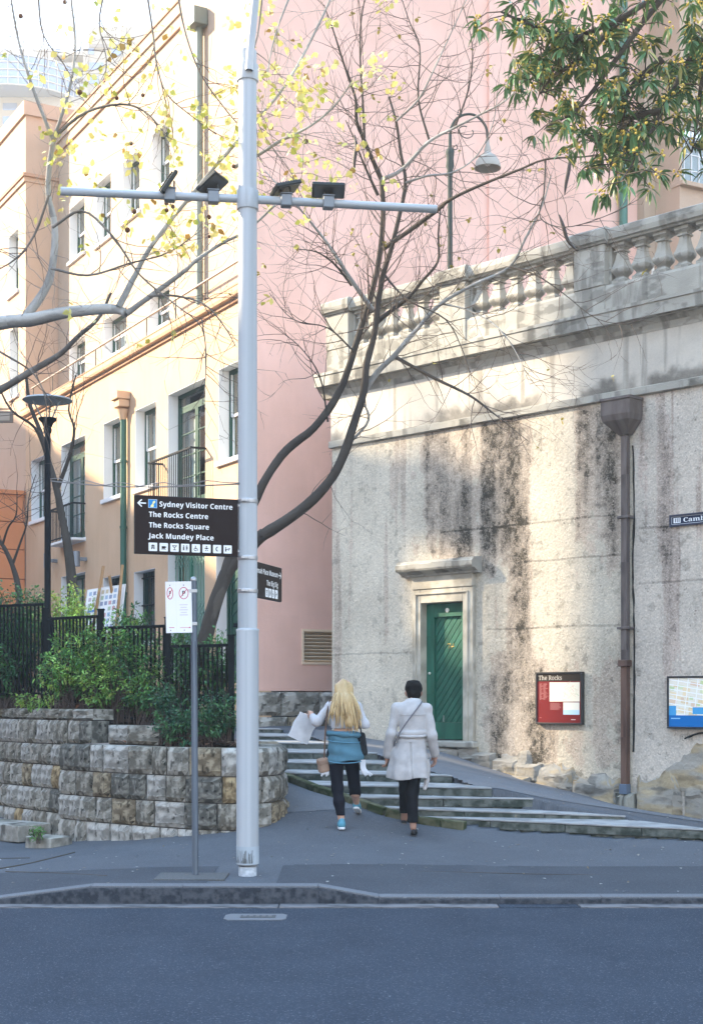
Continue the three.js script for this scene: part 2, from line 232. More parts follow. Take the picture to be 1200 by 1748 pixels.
{ // steps: a stone tread each, its riser dark with moss and painted shade
  const t = thing('stone_staircase', 'wide flight of shallow stone steps with mossy risers climbing left', 'steps', null, [0, 0, 0]);
  STEPS.forEach((s, i) => {
    const nx = STEPS[i + 1] || { L: s.L.clone().add(V(-.2, 0, -2.0)), R: s.R.clone().add(V(-.2, 0, -1.0)) };
    const dir = s.R.clone().sub(s.L).setY(0).normalize(), e = .03;
    const a = s.L.clone().addScaledVector(dir, -e), b = s.R.clone().addScaledVector(dir, e), c = nx.R.clone().addScaledVector(dir, e), d = nx.L.clone().addScaledVector(dir, -e);
    const back = V(dir.z, 0, -dir.x); c.addScaledVector(back, .12); d.addScaledVector(back, .12);
    const tilt = (g) => { const p = g.attributes.position, L = Math.hypot(b.x - a.x, b.z - a.z); for (let q = 0; q < p.count; q++) { const u = ((p.getX(q) - a.x) * dir.x + (p.getZ(q) - a.z) * dir.z) / L; p.setY(q, p.getY(q) + (s.yR - s.y) * Math.min(1.1, Math.max(0, u))); } return g; };
    const n = 16, fr = rngOf(70 + i), top = [], outline = [];
    for (let k = 0; k <= n; k++) outline.push(a.clone().lerp(b, k / n).addScaledVector(back, -.006 - .006 * fr()));
    outline.push(c, d);
    const poly = outline.map((p) => [p.x, -p.z]), g = new THREE.ExtrudeGeometry(shapeOf(poly), { depth: .008, bevelEnabled: true, bevelSize: .006, bevelThickness: .006, bevelSegments: 2, bevelOffset: -.004 });
    g.rotateX(-Math.PI / 2); g.translate(0, s.y - .014, 0);
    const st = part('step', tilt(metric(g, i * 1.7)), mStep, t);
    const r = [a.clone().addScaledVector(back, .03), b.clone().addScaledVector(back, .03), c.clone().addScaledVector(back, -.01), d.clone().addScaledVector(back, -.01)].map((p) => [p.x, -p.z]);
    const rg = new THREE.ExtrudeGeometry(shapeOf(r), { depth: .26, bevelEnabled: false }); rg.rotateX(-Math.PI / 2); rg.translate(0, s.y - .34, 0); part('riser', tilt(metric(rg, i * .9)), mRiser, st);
    const ed = []; const m = Math.max(2, Math.round(a.distanceTo(b) / .95)); // the dark weathered nosing stones, shade put into their colour too
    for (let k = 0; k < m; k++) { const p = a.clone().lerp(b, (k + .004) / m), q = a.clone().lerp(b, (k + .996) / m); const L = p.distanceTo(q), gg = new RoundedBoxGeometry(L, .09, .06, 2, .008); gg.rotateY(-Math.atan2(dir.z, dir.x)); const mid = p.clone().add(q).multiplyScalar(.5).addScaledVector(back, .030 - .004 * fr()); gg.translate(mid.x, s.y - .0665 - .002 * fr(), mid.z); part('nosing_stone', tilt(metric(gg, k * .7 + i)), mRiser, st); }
  });
  // kerb stones along the ramp side
  const kb = [STEPS[0].L.clone().add(V(.5, -.03, .32)), ...STEPS.slice(0, 5).map((s) => s.L.clone()), STEPS[4].L.clone().add(V(-.6, .06, -.5))];
  for (let i = 0; i < kb.length - 1; i++) for (let h = 0; h < 2; h++) { const p = kb[i].clone().lerp(kb[i + 1], h / 2 + .005), q = kb[i].clone().lerp(kb[i + 1], h / 2 + .495), L = p.distanceTo(q), gg = new RoundedBoxGeometry(L, .14, .10, 2, .018), dv = q.clone().sub(p); gg.rotateZ(Math.asin(dv.y / L) ); gg.rotateY(-Math.atan2(dv.z, dv.x)); const mid = p.add(q).multiplyScalar(.5); gg.translate(mid.x - .02, mid.y - .068, mid.z + .03); part('edge_stone', metric(gg, i), mMoss, t); }
}
// ---------------------------------------------------------------- curved garden wall of rock-faced sandstone blocks
function rockBlock(seed, rough = .045) {               // unit block, 1 wide, 1 high, depth 1 towards -z, rock face towards +z
  const n = 6, g = new THREE.BoxGeometry(1, 1, 1, n, n, 1).translate(0, 0, -.5), p = g.attributes.position;
  for (let i = 0; i < p.count; i++) if (p.getZ(i) > -.01) {
    const x = p.getX(i), y = p.getY(i), e = Math.min(1, Math.min(.5 - Math.abs(x), .5 - Math.abs(y)) / .17);
    p.setZ(i, e <= 0.001 ? -.02 : (.35 + .9 * fbm(x * 2.6 + seed * 3.1, y * 2.6 + seed, seed, 3)) * e * rough * 4);
    if (e > .001) { p.setX(i, x + (hash2(i, seed, 3) - .5) * .07); p.setY(i, y + (hash2(i, seed, 4) - .5) * .07); }
  }
  g.computeVertexNormals(); return toCreasedNormals(g, .5);
}
const blockShapes = [1, 2, 3, 4, 5, 6, 7, 8].map((s) => metric(rockBlock(s)));
const sandTones = [[[.16, .145, .115], [.40, .37, .31]], [[.21, .195, .16], [.50, .47, .41]], [[.19, .15, .10], [.42, .35, .24]], [[.11, .105, .09], [.31, .295, .25]], [[.26, .245, .215], [.58, .555, .50]], [[.23, .165, .09], [.48, .37, .215]]];
const blockBump = bumpy(.5, 18, 90, .25);
const mBlock = sandTones.map(([a, b], i) => { const m = mat([1, 1, 1], .92, { map: repeat(pixels(256, 256, (u, v) => { const k = sst(.3, .72, fbm(u * 5, v * 5, 60 + i, 4, 5)), st = sst(.58, .8, fbm(u * 7, v * 4, 80 + i, 4)), g = .9 + .2 * hash2(u * 256 | 0, v * 256 | 0, i); return [0, 1, 2].map((q) => lerp(a[q], b[q], k) * (1 - .72 * st) * g); }), 1.1), bumpMap: blockBump, bumpScale: .012 }); return m; });
const mMortar = mat([.13, .12, .11], .95);
const mSoil = mat([1, 1, 1], 1, { map: mottled(.8, [.02, .015, .01], [.075, .055, .04], 14, 47, .4), bumpMap: bumpy(.5, 20, 36), bumpScale: .02 });
const WP = [[-90, 21], [-40, 19.9], [0, 19.05], [52, 18.4], [104, 17.8], [180, 17.15], [260, 16.65], [335, 16.3], [404, 16.15], [445, 16.25], [470, 16.5], [482, 16.85], [483, 17.3], [476, 18.2], [470, 19.2]].map(([px, d]) => V((px - CX) / F * d, 0, -d));
const wallCurve = new THREE.CatmullRomCurve3(WP, false, 'centripetal'); wallCurve.arcLengthDivisions = 800;
const wallLen = wallCurve.getLength();
const wallAt = (s) => { const u = Math.min(1, Math.max(0, s / wallLen)), p = wallCurve.getPointAt(u), t = wallCurve.getTangentAt(u); return { p, t, n: V(-t.z, 0, t.x).normalize() }; };   // n points out to the street
const sJog = (() => { let best = 0, bd = 9; for (let s = 0; s < wallLen; s += .02) { const q = wallAt(s).p, px = CX + F * q.x / -q.z; if (Math.abs(px - 104) < bd && s < 6) { bd = Math.abs(px - 104); best = s; } } return best; })();
{
  const t = thing('garden_wall', 'low curved retaining wall of rock-faced sandstone blocks under the iron fence', 'garden wall');
  const rnd = rngOf(5), place = (s0, s1, y0, y1, out, depth, parent = t) => {
    const m = wallAt((s0 + s1) / 2), g = blockShapes[rnd() * 8 | 0], tone = [0, 0, 1, 1, 4, 4, 3, 2, 1, 4, 0, 5][rnd() * 12 | 0];
    const b = mesh('block', g, mBlock[tone], parent); b.scale.set((s1 - s0) - .014, (y1 - y0) - .012, depth); b.rotation.y = Math.atan2(m.n.x, m.n.z);
    b.position.copy(m.p).addScaledVector(m.n, out + (rnd() - .5) * .02).setY((y0 + y1) / 2);
  };
  const course = (a, b, y0, y1, out, lo, hi, depth = .26) => { let s = a; while (s < b - .02) { let w = lerp(lo, hi, rnd()); if (b - s - w < lo * .7) w = b - s; w = Math.min(w, b - s); if (s > wallLen - 3.2 && s < wallLen - 2.0) w = Math.min(w, .22); place(s, s + w, y0, y1, out, depth); s += w; } };
  // main wall, four courses (the lowest runs into the rising pavement)
  [[-.12, .28, .03], [.28, .575, .02], [.575, .87, .01], [.87, 1.19, 0]].forEach(([y0, y1, o]) => course(sJog, wallLen, y0, y1, o, .2, .47));
  // taller stretch at the left, a little set back
  [[-.1, .33, -.06], [.33, .62, -.07], [.62, .91, -.08], [.91, 1.17, -.09], [1.17, 1.47, -.1]].forEach(([y0, y1, o]) => course(.1, sJog - .005, y0, y1, o, .18, .36));
  course(sJog, sJog + .5, 1.19, 1.47, -.12, .24, .3);
  course(.1, sJog + .5, 1.47, 1.61, -.14, .28, .42, .3);
  course(sJog + .52, sJog + 1.5, 1.19, 1.42, -.34, .35, .55, .25);
  // mortar core behind the faces
  const core = (a, b, y0, y1, o, th) => { const N = 40, P = []; for (let i = 0; i <= N; i++) { const q = wallAt(lerp(a, b, i / N)); P.push([q.p.clone().addScaledVector(q.n, o), q.p.clone().addScaledVector(q.n, o - th)]); } const pos = [], F4 = (A, B, C, D) => pos.push(...A, ...B, ...C, ...A, ...C, ...D), w = (v, y) => [v.x, y, v.z]; for (let i = 0; i < N; i++) { const [a0, a1] = P[i], [b0, b1] = P[i + 1]; F4(w(a0, y0), w(b0, y0), w(b0, y1), w(a0, y1)); F4(w(a0, y1), w(b0, y1), w(b1, y1), w(a1, y1)); } const g = new THREE.BufferGeometry(); g.setAttribute('position', new THREE.Float32BufferAttribute(pos, 3)); g.computeVertexNormals(); return metric(g); };
  part('mortar', [core(sJog, wallLen, -.1, 1.175, -.025, .26), core(.1, sJog, -.1, 1.455, -.13, .26), core(.1, sJog + .48, 1.3, 1.595, -.17, .26), core(sJog + .5, sJog + 1.5, 1, 1.405, -.38, .2)], mMortar, t);
  // the low ledge and step at the far left foot
  const led = (px0, px1, d0, d1, y0, y1, th) => { const A = V((px0 - CX) / F * d0, 0, -d0), B = V((px1 - CX) / F * d1, 0, -d1), L = A.distanceTo(B), g = new RoundedBoxGeometry(L, y1 - y0, th, 2, .02); const m = part('ledge_stone', metric(g, px0), mBlock[1], t); m.rotation.y = -Math.atan2(B.z - A.z, B.x - A.x); m.position.copy(A.add(B).multiplyScalar(.5)).setY((y0 + y1) / 2); };
  led(-60, 60, 18.7, 17.75, 0, .21, .5); led(62, 106, 17.3, 17.05, -.05, .12, .35);
}
{ // garden bed behind it
  const N = 60, M = 14, P = [], U = [], I = [];
  for (let i = 0; i <= N; i++) for (let j = 0; j <= M; j++) { const s = lerp(.05, wallLen - 1.9, i / N), q = wallAt(s), o = .42 + lerp(3.4, .35, sst(wallLen - 4.6, wallLen - 2.2, s)) * Math.pow(j / M, 1.3), base = lerp(1.42, 1.06, sst(sJog - .1, sJog + 1.6, s)); const p = q.p.clone().addScaledVector(q.n, -o), xm = -1.3 + (p.z + 16.8) * .41, pull = 0; if (j && p.x > xm) p.x = xm; P.push(p.x, base + Math.min(.32, .18 * o) * (1 - pull) + .05 * fbm(p.x * 3, p.z * 3, 4), p.z); U.push(p.x, p.z); }
  for (let i = 0; i < N; i++) for (let j = 0; j < M; j++) { const a = i * (M + 1) + j; I.push(a, a + M + 1, a + 1, a + 1, a + M + 1, a + M + 2); }
  const g = new THREE.BufferGeometry(); g.setAttribute('position', new THREE.Float32BufferAttribute(P, 3)); g.setAttribute('uv', new THREE.Float32BufferAttribute(U, 2)); g.setIndex(I); g.computeVertexNormals(); structure('garden_soil', g, mSoil);
}
// ---------------------------------------------------------------- the tall rendered sandstone wall with its terrace balustrade
const SW = thing('stone_wall', 'tall stained sandstone terrace wall with classical balustrade along its top', 'stone wall', null, [-.32, 0, -24.26]);
SW.rotation.y = -Math.PI / 4;
const onWall = onPlane(SW);
const WL = 13, WH = 6.3, W0 = -.35;
function wallTone(u, y) {                               // base colour of the render: cream, with lichen, drips and grime
  const n1 = fbm(u * 1.3, y * 1.3, 101, 5), n2 = fbm(u * 5, y * 5, 102, 4), drip = fbm(u * 6.5, y * .35, 103, 4), fine = vnoise(u * 48, y * 48, 104), agg = vnoise(u * 95, y * 95, 105);
  let k = .40 + .24 * n1 + .10 * n2 + .09 * (1 - sst(1.5, 2.3, u));                    // lightness; left end raised in place of filtered sunlight
  // dark lichen field in the middle, thinning downwards, with ragged edges
  const r = (a, b, c, d, v) => sst(a, b, v) * (1 - sst(c, d, v)), w = .5 * (n1 - .5) + .35 * (n2 - .5);
  let dark = r(1.85, 2.25, 3.8, 4.3, u + w * 1.5) * r(3.4, 4.1, 5.9, 6.2, y + w * 1.4) * (.45 + .9 * n2);
  dark = Math.max(dark, r(3.62, 3.8, 4.0, 4.2, u + w * .4) * r(1.6, 2.4, 5.5, 6, y) * (.35 + .9 * n2));
  dark = Math.max(dark, r(3.15, 3.5, 4.3, 4.75, u + w) * r(.3, .7, 1.9, 2.5, y + w * 1.2) * (.3 + 1.1 * n2));
  dark = Math.max(dark, r(4.9, 5.05, 5.6, 5.85, u + w * .35) * r(3.1, 4.2, 5.8, 6.1, y + w) * (.4 + .8 * n2));
  dark = Math.max(dark, r(4.2, 4.5, 5.6, 5.8, u + w) * r(.6, 1, 1.9, 2.6, y + w) * .55 * n2);
  dark = Math.max(dark, r(5.95, 6.1, 6.3, 6.6, u + w * .3) * r(3.6, 4.3, 5.6, 5.9, y) * .5);
  dark = Math.max(dark, (u > 6 ? .6 : .34) * sst(.56, .75, drip) * (1 - sst(1.5, 5.4, Math.abs(5.9 - y))));
  dark = Math.max(dark, .75 * r(0, .05, .12, .26, u + w * .2) * sst(.3, .8, drip) );
  const speck = sst(.36, .62, fbm(u * 15, y * 10, 108, 4)), run = .30 + 1.05 * sst(.28, .68, fbm(u * 4.5, y * .28, 109, 4));
  dark *= (.74 + .36 * speck) * run;
  k -= dark * .34;
  k -= .16 * sst(.62, .8, fbm(u * 9, y * 9, 106, 4)) ;
  k += (fine - .5) * .16 + (agg - .5) * .16 * (.5 + dark);
  if (agg > .83) k += .10; if (fine > .86 && n2 > .5) k -= .25;
  for (const [jy, j0, j1] of [[4.28, 2.4, 5.6], [3.72, 4.0, 5.7], [3.3, 6.0, 13], [4.05, 6, 13], [2.75, 3.3, 5.7], [2.45, .0, 1.7]]) if (u > j0 && u < j1 && Math.abs(y - jy - .04 * (fbm(u * 2, jy, 107) - .5)) < .009 + .012 * n2) k -= .17;
  if (y < 1.15 - .1 * u + .9 * w) k -= .12;
  const wm = dark > .2 ? .94 : 1;
  k = Math.max(.06, k);
  return [k * .955, k * .85 * wm + .002, k * .68 * wm * (u > 5.9 ? 1.06 : 1)];
}
const wallMap = pixels(2048, 1024, (s, v) => wallTone(s * WL, W0 + v * WH));
const wallBump = pixels(2048, 1024, (s, v) => { const u = s * WL, y = W0 + v * WH, m = .35 * vnoise(u * 60, y * 60, 110) + .35 * vnoise(u * 26, y * 26, 111) + .3 * fbm(u * 4, y * 4, 112, 4); return [m, m, m]; }, false);
for (const t of [wallMap, wallBump]) { t.repeat.set(1 / WL, 1 / WH); t.offset.set(0, -W0 / WH); }
const mWall = mat([1, 1, 1], .95, { map: wallMap, bumpMap: wallBump, bumpScale: .010 });
const friezeTone = (u, y) => { const n = fbm(u * 1.6, y * 3, 120, 4), n2 = fbm(u * 7, y * 7, 121, 4), drip = fbm(u * 9, y * .5, 122, 4); let k = .47 + .14 * n + .06 * n2; let d = sst(6.22, 6.02, y + .25 * (n2 - .5)) * sst(.44, .66, fbm(u * 1.9, 3, 123, 3)) * .9; d = Math.max(d, .5 * sst(.55, .75, drip)); k -= d * .40; k += (vnoise(u * 70, y * 70, 9) - .5) * .05; return [Math.max(.06, k) * .96, Math.max(.06, k) * .88, Math.max(.05, k) * .75]; };
const friezeMap = pixels(1024, 256, (s, v) => friezeTone(s * 13, 5.8 + v * 1)); friezeMap.repeat.set(1 / 13, 1); friezeMap.offset.set(0, -5.8);
const mFrieze = mat([1, 1, 1], .9, { map: friezeMap, bumpMap: grit, bumpScale: .003 });
const mTrim = mat([1, 1, 1], .9, { map: repeat(pixels(1024, 512, (u, v) => { const n = fbm(u * 10, v * 8, 130, 5), d = sst(.5, .72, fbm(u * 26, v * 3.2, 131, 4)), p = sst(.56, .7, fbm(u * 14, v * 14, 132, 4)); const k = (.30 + .20 * n) * (1 - .42 * d) * (1 - .35 * p) + (hash2(u * 1024 | 0, v * 512 | 0, 3) - .5) * .05; return [k * .98, k * .93, k * .80]; }), 4, 2), bumpMap: grit, bumpScale: .005 });
const mTrimDark = mat([1, 1, 1], .95, { map: mottled(1.5, [.07, .07, .06], [.36, .34, .28], 12, 133, .2, 3), bumpMap: grit, bumpScale: .006 });
{
  // face with the door opening
  const face = part('wall_face', prism([[0, W0], [WL, W0], [WL, 5.86], [0, 5.86]], .55, [rect(1.99, 2.94, .9, 3.24)]).translate(0, 0, -.55), mWall, SW);
  part('frieze', prism(rect(-.005, WL, 5.985, 6.70), .5).translate(0, 0, -.475), mFrieze, SW);
  part('string_course', profileRun([[-.3, 5.862], [.03, 5.862], [.055, 5.875], [.055, 5.97], [.03, 5.983], [-.3, 5.983]], -.03, WL), mTrim, SW);
  part('cornice', profileRun([[-.3, 6.702], [.03, 6.702], [.035, 6.73], [.06, 6.79], [.12, 6.845], [.15, 6.85], [.15, 6.865], [.215, 6.87], [.22, 7.03], [.235, 7.04], [.235, 7.085], [.16, 7.095], [-.3, 7.095]], -.20, WL), mTrim, SW);
  const bal = part('balustrade', profileRun([[-.26, 7.098], [.09, 7.098], [.09, 7.42], [.075, 7.46], [-.25, 7.46], [-.26, 7.42]], -.03, WL), mTrim, SW);
  // piers and the balusters between them
  const vase = plain(new THREE.LatheGeometry([[.0, 0], [.105, 0], [.105, .055], [.085, .07], [.062, .10], [.066, .12], [.10, .165], [.112, .20], [.112, .215], [.092, .26], [.066, .36], [.055, .43], [.058, .445], [.08, .455], [.08, .475], [.06, .485], [.075, .505], [.105, .53], [.105, .575], [0, .575]].map(([r, y]) => new THREE.Vector2(r * 1.414, y)), 4));
  vase.rotateY(Math.PI / 4); const vg = metric(toCreasedNormals(vase, .35));
  const period = 2.525, pier = .52;
  for (let i = 0; i < 5; i++) {
    const x0 = -.03 + i * period + (i ? -.03 : 0), x1 = x0 + pier;
    part('pier', [rbx(x0, x1, 7.462, 8.035, -.29, .115, .012), rbx(x0 + .003, x1 - .003, 7.101, 7.461, -.28, .105, .01)], mTrim, bal);
    part('pier_cap', profileRun([[-.33, 8.037], [.13, 8.037], [.14, 8.06], [.175, 8.075], [.19, 8.14], [.185, 8.225], [.15, 8.255], [-.34, 8.255]], x0 - .05, x1 + .05), mTrim, bal);
    if (i < 4) {
      const n = 6, gap = period - pier - (i ? 0 : .03), a = x1, s = (gap) / n;
      for (let k = 0; k < n; k++) { const b = mesh('baluster', vg, mTrim, bal); b.position.set(a + s * (k + .5), 7.46, -.075); }
      part('half_baluster', rbx(a - .01, a + .04, 7.462, 8.035, -.15, .0, .008), mTrim, bal);
      part('coping', profileRun([[-.30, 8.037], [.07, 8.037], [.08, 8.06], [.115, 8.075], [.13, 8.14], [.125, 8.215], [.09, 8.235], [-.31, 8.235]], x1 + .052, x0 + period - .05 + (i ? 0 : -.03)), mTrim, bal);
    }
  }
  // door surround, hood and threshold
  const sur = part('door_surround', [rbx(1.86, 2.035, 1.0, 3.42, -.1, .07, .01), rbx(2.895, 3.10, 1.0, 3.42, -.1, .07, .01), rbx(2.036, 2.894, 3.205, 3.42, -.1, .07, .01), rbx(1.86, 3.10, 3.422, 3.62, -.1, .085, .01)], mat([1, 1, 1], .85, { map: mottled(1.6, [.36, .325, .26], [.56, .52, .43], 8, 140, .1, 1), bumpMap: grit, bumpScale: .003 }), SW);
  part('inner_moulding', [rbx(1.93, 1.955, 1.0, 3.335, .06, .092, .006), rbx(2.985, 3.01, 1.0, 3.335, .06, .092, .006), rbx(1.93, 3.01, 3.337, 3.362, .06, .092, .006)], sur.material, sur);
  part('hood', profileRun([[-.1, 3.622], [.10, 3.622], [.11, 3.65], [.17, 3.69], [.225, 3.70], [.24, 3.73], [.24, 3.80], [.215, 3.815], [.2, 3.85], [-.1, 3.88]], 1.66, 3.22), mTrim, SW);
  part('threshold', rbx(1.8, 3.15, .98, 1.085, -.3, .13, .03), mTrim, SW);
  part('door_recess', [bx(2.0, 2.93, 1.09, 1.12, -.4, -.2)], mat([.012, .012, .012], .9), SW);
  const mDoor = mat([1, 1, 1], .42, { map: mottled(.9, [.010, .085, .052], [.022, .135, .085], 9, 141, .05, 4) });
  const door = part('door', [rbx(2.037, 2.19, 1.1, 3.2, -.14, -.07, .006), rbx(2.75, 2.893, 1.1, 3.2, -.14, -.07, .006), rbx(2.191, 2.749, 2.99, 3.2, -.14, -.07, .006), rbx(2.191, 2.749, 1.1, 1.36, -.14, -.07, .006)], mDoor, SW);
  part('door_backing', bx(2.03, 2.9, 1.1, 3.2, -.17, -.142), mat([.006, .03, .02], .9), door);
  // diagonal planks, each clipped to the panel
  const clip = (p, f) => { const o = []; for (let i = 0; i < p.length; i++) { const a = p[i], b = p[(i + 1) % p.length], A = f(a), B = f(b); if (A >= 0) o.push(a); if (A * B < 0) { const t = A / (A - B); o.push([lerp(a[0], b[0], t), lerp(a[1], b[1], t)]); } } return o; };
  const c45 = Math.SQRT1_2, slope = [.62, .785];
  for (let k = -24; k < 30; k++) {
    const wd = .088, dl = Math.hypot(...slope), ux = slope[0] / dl, uy = slope[1] / dl, nx = -uy, ny = ux, o = k * wd; let q = [[-3, o + .004], [3, o + .004], [3, o + wd - .004], [-3, o + wd - .004]].map(([s, r]) => [2.47 + s * ux + r * nx, 2.175 + s * uy + r * ny]);
    for (const f of [(p) => p[0] - 2.193, (p) => 2.747 - p[0], (p) => p[1] - 1.362, (p) => 2.988 - p[1]]) q = q.length ? clip(q, f) : q;
    if (q.length > 2) part('plank', metric(new THREE.ExtrudeGeometry(shapeOf(q), { depth: .02, bevelEnabled: true, bevelSize: .003, bevelThickness: .006, bevelSegments: 1, bevelOffset: -.003 }).translate(0, 0, -.138), k * .3), mDoor, door);
  }
  part('door_knob', plain(new THREE.SphereGeometry(.022, 12, 10).translate(2.115, 2.12, -.055)), mat([.75, .72, .62], .35, { metalness: .6 }), door);
  part('round_plate', plain(new THREE.CylinderGeometry(.035, .035, .012, 20).rotateX(Math.PI / 2).translate(2.47, 3.09, -.065)), mat([.78, .76, .68], .5), door);
  part('door_number', [rod(V(2.44, 2.57, -.110), V(2.50, 2.57, -.110), .006), rod(V(2.50, 2.57, -.110), V(2.46, 2.50, -.110), .006), rod(V(2.515, 2.50, -.110), V(2.565, 2.575, -.110), .006), rod(V(2.515, 2.53, -.110), V(2.575, 2.53, -.110), .006)], mat([.50, .36, .12], .4, { metalness: .7 }), door);
  part('door_bolt', [rod(V(2.40, 1.37, -.06), V(2.40, 1.47, -.06), .006)], mat([.5, .52, .5], .4, { metalness: .7 }), door);
  // natural rock and rough stones at the foot
  const rocks = []; const top = (u) => (u < 5.9 ? lerp(.95, .42, sst(3, 5.2, u)) : .42) + .22 * (fbm(u * 2.2, 4, 150, 3) - .5);
  const mRock = mat([1, 1, 1], .95, { map: repeat(pixels(1024, 512, (u, v) => { const n = fbm(u * 12, v * 12, 151, 5), st = fbm(u * 5, v * 26, 152, 4), o = sst(.56, .72, fbm(u * 6, v * 11, 153, 4)); const k = .17 + .30 * n * .8 + .15 * st - .14 * sst(.6, .75, fbm(u * 18, v * 22, 154, 3)); return [k * (1 + .12 * o), k * (.93 - .03 * o), k * (.80 - .22 * o)]; }), 5, 2.5), bumpMap: bumpy(.7, 22, 155), bumpScale: .02 });
  const piece = (u0, u1, y0, yTop, depth, seed, name = 'rock') => {
    const nx = Math.max(6, Math.round((u1 - u0) / .05)), ny = 14, P = [], I = [];
    for (let j = 0; j <= ny; j++) for (let i = 0; i <= nx; i++) {
      const u = lerp(u0, u1, i / nx), t = j / ny, yt = yTop(u), y = lerp(y0(u), yt, t), e = Math.min(1, Math.min(i, nx - i) / 2.2), et = 1 - Math.pow(t, 5);
      const strata = Math.floor((y + .25 * fbm(u * 1.1, y, seed)) * 5.5), z = depth * e * et * (.55 + .55 * hash2(strata, seed, 1) + .8 * (fbm(u * 3.1, y * 4, seed, 4) - .5)) - .02;
      P.push(u + .02 * (hash2(i, j, seed) - .5), y, Math.max(z, -.05));
      if (i < nx && j < ny) { const a = j * (nx + 1) + i; I.push(a, a + 1, a + nx + 1, a + 1, a + nx + 2, a + nx + 1); }
    }
    const g = new THREE.BufferGeometry(); g.setAttribute('position', new THREE.Float32BufferAttribute(P, 3)); g.setIndex(I); g.computeVertexNormals(); part(name, metric(toCreasedNormals(plain(g), .6)), mRock, SW);
  };
  const base = (u) => { const x = -.32 + u * c45, z = -24.26 + u * c45; return ground(x - .1, z + .1) - .12; };
  piece(3.55, 4.2, base, (u) => .95 + .2 * (fbm(u * 5, 2, 4) - .5), .12, 3); piece(4.18, 4.95, base, (u) => .84 + .25 * (fbm(u * 5, 3, 4) - .5), .13, 4); piece(4.93, 5.75, base, (u) => .68 + .25 * (fbm(u * 5, 5, 4) - .5), .14, 5);
  piece(5.95, 6.7, base, (u) => .45 + .5 * fbm(u * 4, 1, 6), .14, 6); piece(6.25, 7.6, (u) => .5, (u) => lerp(.7, 1.15, sst(6.2, 6.9, u)) + .35 * (fbm(u * 5, 3, 9) - .5), .05, 7); piece(6.68, 8.1, base, (u) => .55 + .35 * (fbm(u * 3, 2, 8) - .3), .14, 8); piece(7.9, 10.5, base, (u) => .9, .3, 9);
  const stoneAt = (u0, u1, y0, y1, z, seed) => { const g = rockBlock(seed, .05).clone(); g.scale((u1 - u0) * 1.08, y1 - y0, .3).rotateZ((hash2(seed, 3, 1) - .5) * .22).translate((u0 + u1) / 2, (y0 + y1) / 2, z - .055); part('foot_stone', metric(g), mRock, SW); };
  stoneAt(1.9, 2.75, .78, .99, .13, 2); stoneAt(2.77, 3.14, .78, 1.0, .09, 3); stoneAt(2.45, 3.0, .56, .79, .17, 5); stoneAt(3.02, 3.5, .66, .92, .10, 6); stoneAt(3.05, 3.6, .45, .68, .18, 7); stoneAt(3.45, 3.95, .58, .84, .10, 8); stoneAt(3.9, 4.35, .50, .78, .12, 1); stoneAt(3.7, 4.2, .38, .6, .2, 4); stoneAt(4.4, 4.9, .42, .66, .12, 3); stoneAt(4.95, 5.5, .34, .56, .12, 5);
  stoneAt(1.1, 1.9, .6, .92, .02, 4); stoneAt(.35, 1.08, .72, 1.0, .02, 6); stoneAt(1.2, 2.4, .3, .64, .08, 2);
  // dark tubes: a painted shadow gap beside the downpipe, and cracks in the rock
  part('crack', [tube([V(5.905, 5.2, .006), V(5.925, 4.3, .006), V(5.905, 3.5, .006), V(5.93, 2.6, .006), V(5.925, 1.7, .006), V(5.915, 1.0, .006)], .013, 5, 8, 1.2, 4), tube([V(6.75, 1.2, .05), V(7.0, 1.28, .03), V(7.3, 1.24, .03)], .014, 5, 6, 1, 2), tube([V(7.5, .75, .06), V(7.3, .95, .06), V(7.45, 1.2, .02)], .018, 5, 6, 1, 3)], mat([.02, .02, .018], 1), SW);
  // terrace behind the balustrade
  const tg = new THREE.BoxGeometry(26, .2, 22).translate(13, 7.0, -11.32); part('terrace_slab', metric(tg), mGutter, SW);
}
const wallSpot = (u, y, z = 0) => SW.localToWorld(V(u, y, z));
SW.updateMatrixWorld(true);
